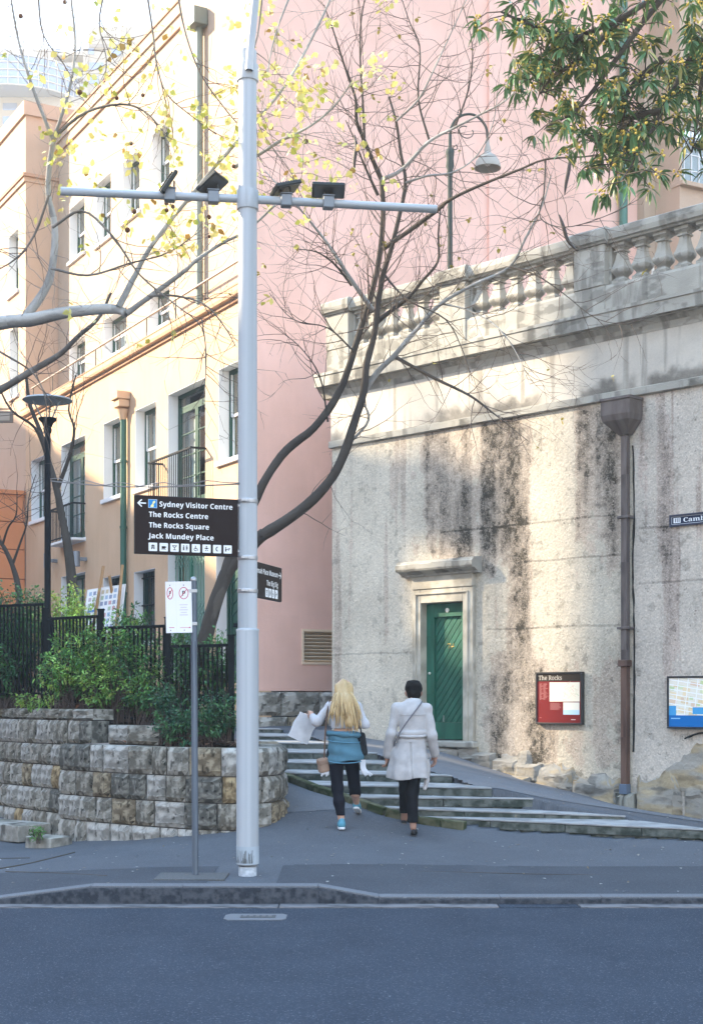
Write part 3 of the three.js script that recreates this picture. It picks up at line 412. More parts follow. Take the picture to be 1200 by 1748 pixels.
{ // rainwater head and pipe
  const t = thing('downpipe', 'brown metal rainwater head and square downpipe on the stone wall', 'downpipe', null, wallSpot(5.83, 0, 0).toArray()); t.rotation.y = SW.rotation.y;
  const mBrown = mat([1, 1, 1], .55, { map: mottled(1.2, [.065, .052, .048], [.15, .125, .115], 8, 160, .08, 3), metalness: .15 }), mRed = mat([1, 1, 1], .6, { map: mottled(1.2, [.07, .036, .024], [.15, .085, .06], 8, 161, .08, 3), metalness: .1 });
  const hp = new THREE.BufferGeometry(), pr = [[.07, 5.34, .13], [.22, 5.52, .30], [.235, 5.60, .32], [.235, 5.82, .32]];
  const pos = [], quad = (a, b, c, d) => pos.push(...a, ...b, ...c, ...a, ...c, ...d);
  for (let i = 0; i < 3; i++) { const [w0, y0, z0] = pr[i], [w1, y1, z1] = pr[i + 1]; quad([-w0, y0, z0], [w0, y0, z0], [w1, y1, z1], [-w1, y1, z1]); quad([w0, y0, z0], [w0, y0, .01], [w1, y1, .01], [w1, y1, z1]); quad([-w0, y0, .01], [-w0, y0, z0], [-w1, y1, z1], [-w1, y1, .01]); }
  quad([-.235, 5.82, .32], [.235, 5.82, .32], [.235, 5.82, .01], [-.235, 5.82, .01]);
  hp.setAttribute('position', new THREE.Float32BufferAttribute(pos, 3)); hp.computeVertexNormals();
  part('rainwater_head', metric(hp), mBrown, t); part('head_rim', [rbx(-.25, .25, 5.79, 5.835, .0, .335, .01)], mBrown, t);
  part('pipe', rbx(-.048, .048, 2.2, 5.34, .03, .12, .012), mBrown, t); part('lower_pipe', rbx(-.05, .05, .55, 2.2, .028, .122, .012), mRed, t);
  part('collar', rbx(-.075, .075, 2.17, 2.26, .02, .15, .012), mRed, t); part('bracket', rbx(-.10, .10, 2.68, 2.715, .012, .14, .006), mBrown, t); part('bracket', rbx(-.10, .10, 4.2, 4.235, .012, .14, .006), mBrown, t);
  part('shoe', rbx(-.06, .06, .42, .56, .03, .14, .01), mat([.10, .14, .20], .6), t); part('foot_mortar', metric(rockBlock(5, .06).scale(.3, .34, .26).translate(0, .26, .1)), mTrimDark, t); part('outlet', rbx(-.05, .05, -.02, .18, .13, .22, .01), mRed, t);
}
function wallBoard(name, label, cat, u0, u1, y0, y1, tex, frameCol, depth = .05) {
  const t = thing(name, label, cat, null, wallSpot((u0 + u1) / 2, y0, 0).toArray()); t.rotation.y = SW.rotation.y; const w = (u1 - u0) / 2, h = y1 - y0, b = .025;
  part('frame', [rbx(-w, w, 0, b, .01, depth + .014, .004), rbx(-w, w, h - b, h, .01, depth + .014, .004), rbx(-w, -w + b, b + .001, h - b - .001, .01, depth + .014, .004), rbx(w - b, w, b + .001, h - b - .001, .01, depth + .014, .004)], mat(frameCol, .45), t);
  part('back', bx(-w + .01, w - .01, .01, h - .01, -.02, depth - .006), mat([.04, .04, .04], .7), t);
  const p = part('print', plain(new THREE.PlaneGeometry(2 * (w - b) - .002, h - 2 * b - .002).translate(0, h / 2, depth)), printMat(tex, .4), t); return t;
}
wallBoard('information_board', 'dark framed red and cream precinct map board between green door and downpipe', 'information board', 4.28, 5.10, 1.36, 2.11, drawn(512, 470, (c, w, h) => {
  c.fillStyle = '#4a2a22'; c.fillRect(0, 0, w, h); c.fillStyle = '#3b332b'; c.fillRect(0, 0, w, h * .155); c.fillStyle = '#7a2826'; c.fillRect(0, h * .155, w, h);
  c.fillStyle = '#d8cfc0'; c.font = '58px serif'; c.fillText('The Rocks', 14, h * .125);
  c.fillStyle = '#efe6d0'; c.fillRect(w * .285, h * .175, w * .69, h * .395); c.fillStyle = '#e9e4d4'; c.fillRect(w * .6, h * .585, w * .37, h * .25); c.fillStyle = '#bcd8e6'; c.fillRect(w * .6, h * .74, w * .37, h * .095);
  const r = rngOf(3); for (let i = 0; i < 34; i++) { c.strokeStyle = ['#d9c3a5', '#c9cfa8', '#d8a79a'][i % 3]; c.lineWidth = 3; c.beginPath(); const x = w * (.3 + .6 * r()), y = h * (.2 + .32 * r()); c.moveTo(x, y); c.lineTo(Math.min(w * .96, x + 90 * (r() - .3)), Math.min(h * .56, y + 70 * (r() - .5))); c.stroke(); }
  c.fillStyle = '#bf8f86'; for (let i = 0; i < 26; i++) { c.fillRect(w * .05, h * (.2 + i * .013), w * .07 * (.5 + r()), 2.4); c.fillRect(w * .14, h * (.2 + i * .013), w * .08 * (.5 + r()), 2.4); } for (let i = 0; i < 12; i++) c.fillRect(w * .3, h * (.6 + i * .012), w * .26 * (.6 + .4 * r()), 2.2);
  c.fillStyle = '#f0e8e0'; c.fillRect(w * .78, h * .93, w * .1, 5); c.fillStyle = '#c98f8a'; c.fillRect(w * .05, h * .9, w * .05, 4);
}), [.03, .028, .026], .06);
wallBoard('map_board', 'dark framed street map board with blue lower band at the right edge', 'map board', 6.49, 7.75, 1.33, 2.03, drawn(768, 430, (c, w, h) => {
  c.fillStyle = '#f1ead8'; c.fillRect(0, 0, w, h); const r = rngOf(8);
  for (let i = 0; i < 60; i++) { c.fillStyle = ['#e9d3a8', '#f3e0b8', '#dfe3bb', '#e8cdb0', '#cfdca8'][i % 5]; c.save(); c.translate(w * r(), h * .7 * r()); c.rotate(.15 + .12 * r()); c.fillRect(0, 0, 30 + 60 * r(), 14 + 30 * r()); c.restore(); }
  c.strokeStyle = '#ffffff'; c.lineWidth = 7; for (let i = 0; i < 9; i++) { c.beginPath(); c.moveTo(0, i * 42 - 30); c.lineTo(w, i * 42 + 90); c.stroke(); c.beginPath(); c.moveTo(i * 95, 0); c.lineTo(i * 95 - 40, h * .75); c.stroke(); }
  c.fillStyle = '#4fa3d8'; c.fillRect(0, h * .57, 70, h * .2); c.fillRect(w * .3, h * .6, 160, h * .14); c.fillStyle = '#1d6fb5'; c.fillRect(0, h * .765, w, h); c.fillStyle = '#9fd0ef'; c.fillRect(20, h * .82, 90, 9);
}), [.025, .027, .03], .06);
wallBoard('street_sign', 'navy blue street name plate with white lettering high on wall at right edge', 'street sign', 6.50, 8.0, 4.03, 4.19, drawn(1024, 112, (c, w, h) => {
  c.fillStyle = '#1b2b45'; c.fillRect(0, 0, w, h); c.strokeStyle = '#dfe3e6'; c.lineWidth = 5; c.strokeRect(5, 5, w - 10, h - 10); c.fillStyle = '#e6e9ea'; c.font = 'bold 82px serif'; c.fillText('Cambridge St', 128, 84);
  c.fillRect(24, 20, 78, 72); c.fillStyle = '#1b2b45'; for (const x of [40, 60, 80]) { c.fillRect(x, 34, 9, 46); c.beginPath(); c.arc(x + 4.5, 32, 6, 0, 7); c.fill(); }
}), [.02, .03, .06], .02);
part('end_wall', prism(rect(-9, -.56, W0, 8.2), .4).rotateY(-Math.PI / 2).translate(.43, 0, 0), mTrim, SW);
// ---------------------------------------------------------------- buildings
const stuccoBump = bumpy(1.1, 40, 200, .4);
const stucco = (rgb, seed, amp = .05, size = 3.2) => mat([1, 1, 1], .9, { map: repeat(pixels(512, 512, (u, v) => { const n = fbm(u * 5, v * 5, seed, 5, 5) - .5, s = fbm(u * 20, v * 2, seed + 1, 3) - .5, k = 1 + amp * 2.2 * n + amp * 1.2 * s + (hash2(u * 512 | 0, v * 512 | 0, seed) - .5) * amp * .7; return [rgb[0] * k, rgb[1] * k * (1 + .02 * n), rgb[2] * k * (1 + .06 * n)]; }), size), bumpMap: stuccoBump, bumpScale: .004 });
const mYellow = stucco([.585, .405, .265], 201, .07), mYellowPale = stucco([.48, .375, .28], 202, .05), mPink = stucco([.82, .52, .42], 203, .085), mOrange = stucco([.60, .25, .115], 204, .06), mPeach = stucco([.52, .38, .28], 205, .05);
const mReveal = mat([.74, .73, .72], .7), mGreen = mat([.008, .055, .035], .45), mGlass = new THREE.MeshPhysicalMaterial({ color: 0xf4fafa, roughness: .04, transmission: 1, thickness: 0, ior: 1.5 });
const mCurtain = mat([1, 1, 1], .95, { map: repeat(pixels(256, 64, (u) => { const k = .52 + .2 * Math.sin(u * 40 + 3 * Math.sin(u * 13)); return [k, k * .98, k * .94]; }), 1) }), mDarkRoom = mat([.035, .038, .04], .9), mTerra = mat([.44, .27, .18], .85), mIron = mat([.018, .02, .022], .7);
const YB = thing('yellow_building', 'long ochre stucco building with green sash windows receding to the left', 'building', null, [-1.74, 0, -25.6]);
YB.rotation.y = Math.atan2(-.8732, .4873);
YB.updateMatrixWorld(true);
const yb0 = onPlane(YB, 0), ybU = onPlane(YB, -.85), ybP = onPlane(YB, -.15);
const spec = [   // photo: left, right, top-left, bottom-left; kind; plane
  [54, 79, 787, 892, 'sash', 0], [105, 146, 761, 930, 'french', 0], [177, 209, 724, 855, 'sash', 0], [231, 267, 701, 838, 'sash', 0], [287, 351, 674, 876, 'french', 0], [373, 412, 631, 791, 'sash', 0],
  [105, 146, 985, 1060, 'shop', 0], [177, 209, 987, 1090, 'bars', 0], [229, 265, 977, 1098, 'bars', 0], [287, 350, 930, 1160, 'gate', 0], [369, 416, 936, 1165, 'gdoor', 0],
  [178, 217, 546, 616, 'sash', 1], [255, 290, 503, 570, 'sash', 1], [119, 146, 588, 655, 'sash', 1], [119, 145, 358, 450, 'sash', 1], [164, 190, 316, 422, 'sash', 1], [210, 239, 278, 382, 'sash', 1], [260, 290, 230, 332, 'sash', 1],
].map(([a, b, t, m, kind, up]) => { const f = up ? ybU : yb0, p = f(a, t), q = f(b, t), r = f(a, m); return { x0: p[0], x1: q[0], y1: p[1], y0: r[1], kind, up }; });
const yr = rngOf(77);
function sash(o, z, parent, kind) {                     // a recessed window: white reveal, green frame, two sashes, curtain
  const { x0, x1, y0, y1 } = o, zi = z - .24, w = part('window', [rbx(x0 + .012, x0 + .075, y0 + .02, y1 - .012, zi - .05, zi + .03, .004), rbx(x1 - .075, x1 - .012, y0 + .02, y1 - .012, zi - .05, zi + .03, .004), rbx(x0 + .076, x1 - .076, y1 - .085, y1 - .012, zi - .05, zi + .03, .004)], mGreen, parent);
  const sillD = kind === 'sash' ? .06 : .02;
  if (kind !== 'gdoor') part('sill', rbx(x0 - .05, x1 + .05, y0 - .075, y0 + .018, z - .25, z + sillD, .012), mReveal, w);
  part('reveal', [bx(x0 + .001, x0 + .011, y0 + .019, y1 - .001, z - .31, z - .003), bx(x1 - .011, x1 - .001, y0 + .019, y1 - .001, z - .31, z - .003), bx(x0 + .012, x1 - .012, y1 - .011, y1 - .001, z - .31, z - .003)], mReveal, w);
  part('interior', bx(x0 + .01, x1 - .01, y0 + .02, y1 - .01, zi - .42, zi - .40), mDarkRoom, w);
  const gl = (a, b, c, d, zz) => part('pane', bx(a, b, c, d, zz, zz + .006), mGlass, w), bar = (a, b, c, d, zz) => rbx(a, b, c, d, zz - .012, zz + .022, .003);
  if (kind === 'sash') {
    const ym = lerp(y0, y1, .5), L = x0 + .078, R = x1 - .078;
    part('sash_frame', [bar(L, L + .03, ym, y1 - .09, zi), bar(R - .03, R, ym, y1 - .09, zi), bar(L + .031, R - .031, ym - .02, ym + .03, zi), bar(L, L + .03, y0 + .03, ym - .021, zi - .034), bar(R - .03, R, y0 + .03, ym - .021, zi - .034), bar(L + .031, R - .031, y0 + .03, y0 + .08, zi - .034)], mReveal, w);
    gl(L + .031, R - .031, ym + .031, y1 - .087, zi); gl(L + .031, R - .031, y0 + .081, ym - .021, zi - .034);
    if (yr() > .2) part('curtain', bx(x0 + .1, lerp(x0, x1, .35 + .55 * yr()), lerp(y0, y1, .05 + .4 * (yr() > .5)), y1 - .1, zi - .14, zi - .13), mCurtain, w);
    if (yr() > .4) part('curtain', bx(lerp(x0, x1, .7), x1 - .1, y0 + .1, y1 - .1, zi - .17, zi - .16), mCurtain, w);
  } else if (kind === 'french') {
    const L = x0 + .078, R = x1 - .078, n = 2, tr = y1 - .34 * Math.min(1, (y1 - y0) / 3), f = [bar(L, R, tr - .05, tr, zi)];
    for (let i = 0; i < n; i++) { const a = lerp(L, R, i / n) + .004, b = lerp(L, R, (i + 1) / n) - .004; f.push(bar(a, a + .07, y0 + .02, tr - .052, zi), bar(b - .07, b, y0 + .02, tr - .052, zi), bar(a + .071, b - .071, tr - .13, tr - .052, zi), bar(a + .071, b - .071, y0 + .02, y0 + .24, zi)); gl(a + .072, b - .072, y0 + .241, tr - .131, zi); for (let q = 1; q < 4; q++) f.push(bar(a + .071, b - .071, lerp(y0 + .24, tr - .13, q / 4) - .012, lerp(y0 + .24, tr - .13, q / 4) + .012, zi)); part('curtain', bx(a + .08, lerp(a, b, .75), y0 + .25, tr - .14, zi - .15, zi - .14), mCurtain, w); }
    gl(L, R, tr + .002, y1 - .09, zi); part('door_leaf', f, mGreen, w);
  } else if (kind === 'bars') {
    gl(x0 + .076, x1 - .076, y0 + .03, y1 - .09, zi - .05); const n = Math.round((x1 - x0) / .09);
    for (let i = 1; i < n; i++) part('bar', rod(V(lerp(x0, x1, i / n), y0 + .02, zi + .06), V(lerp(x0, x1, i / n), y1 - .02, zi + .06), .009, .009, 6), mIron, w);
    part('cross_bar', [rbx(x0 + .012, x1 - .012, lerp(y0, y1, .52), lerp(y0, y1, .52) + .03, zi + .045, zi + .075, .004), rbx(x0 + .012, x1 - .012, y1 - .14, y1 - .11, zi + .045, zi + .075, .004)], mIron, w);
  } else if (kind === 'shop') { gl(x0 + .076, x1 - .076, y0 + .03, y1 - .09, zi - .05); part('mullion', [bar(lerp(x0, x1, .5) - .03, lerp(x0, x1, .5) + .03, y0 + .03, y1 - .09, zi)], mGreen, w);
  } else if (kind === 'gate') {                          // folding security gate: pale green lattice
    const mLat = mat([.20, .34, .27], .5, { metalness: .2 }), n = 11, mid = lerp(x0, x1, .48);
    part('gate_post', rbx(mid - .05, mid + .05, y0, y1 - .09, z - .16, z - .11, .005), mat([.02, .14, .09], .5), w);
    for (let i = 0; i <= n; i++) part('gate_bar', rbx(lerp(x0 + .08, x1 - .08, i / n) - .011, lerp(x0 + .08, x1 - .08, i / n) + .011, y0 + .03, y1 - .1, z - .15, z - .13, .003), mLat, w);
    for (const [ya, yb] of [[.82, .97], [.42, .56], [.06, .18]]) for (let i = 0; i < n; i++) for (let k = 0; k < 3; k++) { const xa = lerp(x0 + .08, x1 - .08, i / n), xb = lerp(x0 + .08, x1 - .08, (i + 1) / n), p = lerp(y0, y1, lerp(ya, yb, k / 3)), q = lerp(y0, y1, lerp(ya, yb, (k + 1) / 3)); part('lattice', [rod(V(xa, p, z - .12), V(xb, q, z - .12), .007, .007, 5), rod(V(xa, q, z - .125), V(xb, p, z - .125), .007, .007, 5)], mLat, w); }
    part('door_leaf', bx(x0 + .08, x1 - .08, y0, y1 - .09, zi - .12, zi - .10), mat([.30, .42, .36], .6), w);
  } else if (kind === 'gdoor') {
    part('door_leaf', bx(x0 + .08, x1 - .08, y0, y1 - .09, zi - .06, zi - .02), mat([.012, .07, .042], .5), w);
    for (let i = 0; i < 12; i++) { const yy = lerp(y0, y1 - .1, i / 12); part('plank', rod(V(x0 + .09, yy, zi - .018), V(x1 - .09, Math.min(yy + .45, y1 - .1), zi - .018), .014, .014, 4), mGreen, w); }
    part('door_panel', rbx(x0 + .12, x0 + .17, y0 + .05, y1 - .14, zi - .02, zi + .01, .004), mGreen, w);
  }
  return w;
}
{
  const holes = (up) => spec.filter((o) => o.up === up).map((o) => rect(o.x0, o.x1, o.y0, o.y1)), XL = -13.45;
  part('lower_wall', metric(prism(rect(XL, -.001, .6, 8.84), .38, holes(0)).translate(0, 0, -.38)), mYellow, YB);
  part('upper_wall', metric(prism(rect(XL + .01, -3.6, 9.0, 15.75), .38, holes(1)).translate(0, 0, -1.23)), mYellowPale, YB);
  part('upper_bay', bx(-3.595, -.16, 9.0, 20, -5, -.15), mPeach, YB);
  part('roof_slab', bx(XL + .02, -3.62, 15.3, 15.5, -9, -1.24), mTerra, YB);
  part('parapet', [bx(XL + .01, -3.6, 15.752, 16.0, -1.25, -.83), bx(XL + .01, -3.6, 16.002, 16.25, -1.28, -.79)], mYellowPale, YB);
  part('parapet_band', [bx(XL + .01, -3.6, 15.72, 15.75, -.849, -.80), bx(XL + .01, -3.6, 16.252, 16.30, -1.3, -.76)], mTerra, YB);
  part('floor_slab', bx(XL + .3, -.3, 8.7, 8.82, -6, -.39), mDarkRoom, YB);
  const led = part('ledge', profileRun([[-.84, 8.845], [.02, 8.845], [.05, 8.87], [.12, 8.88], [.14, 8.93], [.14, 9.02], [-.84, 9.03]], XL, -.002), mYellow, YB);
  part('ledge_edge', [bx(XL, -.002, 8.80, 8.842, -.02, .045), bx(XL, -.002, 9.022, 9.05, .08, .15)], mTerra, led);
  const rail = part('handrail', rod(V(XL + .6, 9.5, .03), V(-.1, 9.5, .03), .022, .022, 8), mat([.30, .24, .2], .5, { metalness: .3 }), YB);
  for (let i = 0; i < 9; i++) part('rail_post', rod(V(-.3 - i * 1.55, 9.03, .03), V(-.3 - i * 1.55, 9.5, .03), .014, .014, 6), mat([.08, .07, .06], .5), rail);
  for (const o of spec) sash(o, o.up ? -.85 : 0, YB, o.kind);
  part('back_wall', [bx(XL, XL + .3, .6, 15.7, -9, -1.24), bx(XL, -.2, .6, 15.2, -9.3, -9)], mYellowPale, YB);
  for (const o of spec.filter((q) => q.kind === 'french')) {   // iron balconies
    const x0 = o.x0 - (o.x1 > -3 ? .26 : .05), x1 = o.x1 + .04, yb = o.y0, yt = yb + (o.x1 > -3 ? 1.0 : .78), zf = .30, b = part('balcony', [rbx(x0, x1, yt - .02, yt + .02, zf - .02, zf + .02, .006), rbx(x0, x1, yb + .05, yb + .075, zf - .015, zf + .015, .004), rbx(x0, x0 + .03, yt - .02, yt + .018, .0, zf - .02, .004), rbx(x1 - .03, x1, yt - .02, yt + .018, .0, zf - .02, .004)], mIron, YB);
    const n = Math.round((x1 - x0) / .11); for (let i = 0; i <= n; i++) part('baluster', rod(V(lerp(x0 + .012, x1 - .012, i / n), yb, zf), V(lerp(x0 + .012, x1 - .012, i / n), yt, zf), .009, .009, 5), mIron, b);
    for (let i = 1; i < 3; i++) part('baluster', [rod(V(x0 + .015, yb, zf * i / 3), V(x0 + .015, yt, zf * i / 3), .009, .009, 5), rod(V(x1 - .015, yb, zf * i / 3), V(x1 - .015, yt, zf * i / 3), .009, .009, 5)], mIron, b);
    part('balcony_floor', rbx(x0, x1, yb - .06, yb - .002, .0, zf + .02, .008), mReveal, b);
  }
  { // rainwater pipes
    const a = yb0(218, 715), b = yb0(218, 676), e = yb0(218, 1090), r = b[1] - a[1];
    const pp = part('rainwater_pipe', rod(V(a[0], e[1], .09), V(a[0], a[1] - .02, .09), .065, .065, 12), mat([.02, .10, .07], .5), YB);
    part('rainwater_head', [rbx(a[0] - .2, a[0] + .2, b[1] - .1, b[1] + .06, .01, .30, .012), rbx(a[0] - .17, a[0] + .17, b[1] - .26, b[1] - .102, .01, .25, .02), cyl(.07, .13, r * .45, a[0], a[1] - .03, .1, 10)], mYellow, pp);
    for (const f of [.2, .5, .8]) part('pipe_collar', cyl(.08, .08, .05, a[0], lerp(e[1], a[1], f), .09, 12), mat([.02, .10, .07], .5), pp);
    const c = ybP(349, 510), d = ybP(349, 48), up = part('upper_pipe', rod(V(c[0], 9.03, -.05), V(c[0], d[1], -.05), .07, .07, 12), mat([.16, .20, .17], .6), YB);
    part('upper_head', [rbx(c[0] - .2, c[0] + .2, d[1] - .02, d[1] + .3, -.14, .14, .015)], mat([.13, .17, .15], .6), up);
  }
  for (const [px, py, s] of [[147, 955, 1], [97, 958, .9]]) { const q = yb0(px, py), w = part('wall_light', cyl(.085, .085, .34, q[0] + .05, q[1] - .17, .24, 14), mat([.24, .27, .31], .45, { metalness: .4 }), YB); part('light_bracket', rbx(q[0], q[0] + .1, q[1] - .04, q[1] + .04, .0, .16, .008), w.material, w); }
}
{ // neighbours to the left
  const t = thing('peach_building', 'pale peach building beyond the ochre one with stepped parapet', 'building', null, YB.position.toArray()); t.rotation.y = YB.rotation.y;
  const wins = [[-17.2, -16.1, 9.6, 11.4], [-17.2, -16.1, 6.9 + .6, 9.0], [-14.9, -14.1, 9.6, 11.4], [-20, -19, 9.6, 11.4], [-15.0, -14.1, 12.3, 13.9]];
  part('wall', metric(prism(rect(-30, -13.46, .5, 16.6), .4, wins.map((w) => rect(...w))).translate(0, 0, -.4)), mPeach, t);
  part('side_wall', bx(-13.86, -13.462, .5, 16.598, -5, -.401), mPeach, t);
  part('parapet', [bx(-30, -13.40, 16.6, 16.95, -5, .06), bx(-30, -13.43, 14.9, 15.02, -5, .05)], mPeach, t); part('parapet_band', bx(-30, -13.36, 15.022, 15.10, -5, .09), mTerra, t);
  part('back_wall', bx(-30, -13.5, .5, 16.5, -5.2, -5.02), mPeach, t);
  for (const [x0, x1, y0, y1] of wins) sash({ x0, x1, y0, y1 }, 0, t, 'sash');
  const o = thing('orange_building', 'low burnt orange wing with grooved render at the left edge', 'building', null, YB.position.toArray()); o.rotation.y = YB.rotation.y;
  const ys = [2.0 + 2.0, 4.75, 5.5, 6.2, 6.9]; let y = 4.0; for (const yy of ys.slice(1)) { part('render_course', bx(-26, -13.44, y + .012, yy - .012, .03, 3.2), mOrange, o); y = yy; }
  part('core', bx(-25.9, -13.47, 3.4, 6.85, .06, 3.17), mat([.20, .075, .035], .9), o); part('coping', bx(-26.1, -13.38, 6.9, 7.0, .02, 3.28), mOrange, o);
  part('shopfront', [bx(-25.5, -13.6, .6, 3.4, .4, 2.8)], mDarkRoom, o); part('awning', bx(-26, -13.1, 3.3, 3.42, .05, 3.6), mat([.03, .03, .035], .7), o);
  const sg = thing('hanging_sign', 'small dark hanging shop sign bracketed at the far left edge', 'sign', null, at(4, 712, 36).toArray());
  part('board', rbx(-.5, .28, -.14, .14, -.03, .03, .01), mat([.10, .09, .08], .6), sg); part('panel', rbx(-.42, .2, -.09, .09, .031, .04, .004), mat([.30, .28, .25], .7), sg); part('bracket', rod(V(-.9, .2, 0), V(.25, .2, 0), .015), mIron, sg);
}
const PB = thing('pink_building', 'tall salmon pink rendered building behind the stone wall and terrace', 'building', null, [-1.74, 0, -25.6]);
PB.rotation.y = Math.atan2(.4873, .8732); PB.updateMatrixWorld(true);
const pb0 = onPlane(PB, 0);
{
  const xa = pb0(832, 600)[0], xb = pb0(920, 600)[0], xc = pb0(1130, 600)[0];
  const v0 = pb0(515, 1134), v1 = pb0(566, 1075);
  part('wall', metric(prism(rect(.002, xa, 1.86, 21), .4, [rect(v0[0], v1[0] + .1, v0[1], v1[1])]).translate(0, 0, -.4)), mPink, PB);
  part('pilaster', bx(xa + .001, xb, 1.5, 21, -.5, .05), mPink, PB);
  part('recessed_wall', bx(xb + .001, xc - .001, 1.5, 21, -.9, -.42), mPink, PB);
  part('back_wall', [bx(4, xc, 1.5, 20.9, -6, -5.7), bx(1, xc, 20.5, 20.9, -3, -.91)], mPink, PB);
  const vent = part('vent', [bx(v0[0], v0[0] + .04, v0[1], v1[1], -.1, .02), bx(v1[0] + .06, v1[0] + .1, v0[1], v1[1], -.1, .02), bx(v0[0] + .041, v1[0] + .059, v0[1], v0[1] + .04, -.1, .02), bx(v0[0] + .041, v1[0] + .059, v1[1] - .04, v1[1], -.1, .02)], mat([.80, .62, .44], .8), PB);
  for (let i = 0; i < 9; i++) { const g = new THREE.BoxGeometry(v1[0] + .018 - v0[0], .012, .075).rotateX(-.6).translate((v0[0] + v1[0] + .1) / 2, lerp(v0[1] + .06, v1[1] - .06, i / 8), -.05); part('slat', metric(g), mat([.80, .64, .46], .8), vent); }
  part('vent_back', bx(v0[0], v1[0] + .1, v0[1], v1[1], -.2, -.16), mDarkRoom, vent);
  const r = rngOf(21); let x = -.02; while (x < 3) { const w = .45 + .35 * r(), g = blockShapes[r() * 8 | 0].clone().scale(w - .015, .42, .3).translate(x + w / 2, 1.63, .0); part('base_stone', g, mBlock[[4, 1, 4, 2][r() * 4 | 0]], PB); const g2 = blockShapes[r() * 8 | 0].clone().scale(w - .02, .5, .3).translate(x + w / 2 + .1, 1.15, .05); part('base_stone', g2, mBlock[[4, 1, 2][r() * 3 | 0]], PB); x += w; }
  const gp = pb0(1080, 500); part('rainwater_pipe', rod(V(gp[0], 7, -.3), V(gp[0], 19, -.3), .085, .085, 12), mat([.05, .17, .13], .5), PB);
  const s = thing('corner_pavilion', 'sunlit peach corner wing with a barred glazed window above the balustrade', 'building', null, PB.position.toArray()); s.rotation.y = PB.rotation.y;
  const w0 = onPlane(PB, .52), a = w0(1163, 200), b = w0(1290, 338);
  part('wall', metric(prism(rect(xc, xc + 7, 7, 19), .5, [rect(a[0], b[0], b[1], a[1])]).translate(0, 0, .02)), mPeach, s); part('side_wall', bx(xc, xc + .3, 7, 18.9, -3, .019), mPeach, s);
  const wn = part('window', [rbx(a[0] + .002, a[0] + .07, b[1], a[1], .3, .38, .005), rbx(a[0] + .071, b[0], b[1], b[1] + .07, .3, .38, .005), rbx(a[0] + .071, b[0], a[1] - .08, a[1], .3, .38, .005)], mReveal, s);
  for (let i = 1; i < 9; i++) part('glazing_bar', rbx(a[0] + i * .2, a[0] + i * .2 + .025, b[1] + .072, a[1] - .082, .32, .36, .004), mReveal, wn);
  for (let i = 1; i < 4; i++) part('glazing_bar', rbx(a[0] + .072, b[0], lerp(b[1], a[1], i / 4), lerp(b[1], a[1], i / 4) + .025, .325, .355, .004), mReveal, wn);
  part('pane', bx(a[0] + .01, b[0], b[1] + .01, a[1] - .01, .335, .341), mGlass, wn); part('interior', bx(a[0], b[0], b[1], a[1], -.2, -.18), mat([.45, .52, .6], .8), wn);
  part('sill', rbx(a[0] - .08, b[0], b[1] - .1, b[1] - .002, .3, .64, .015), mPeach, s);
}
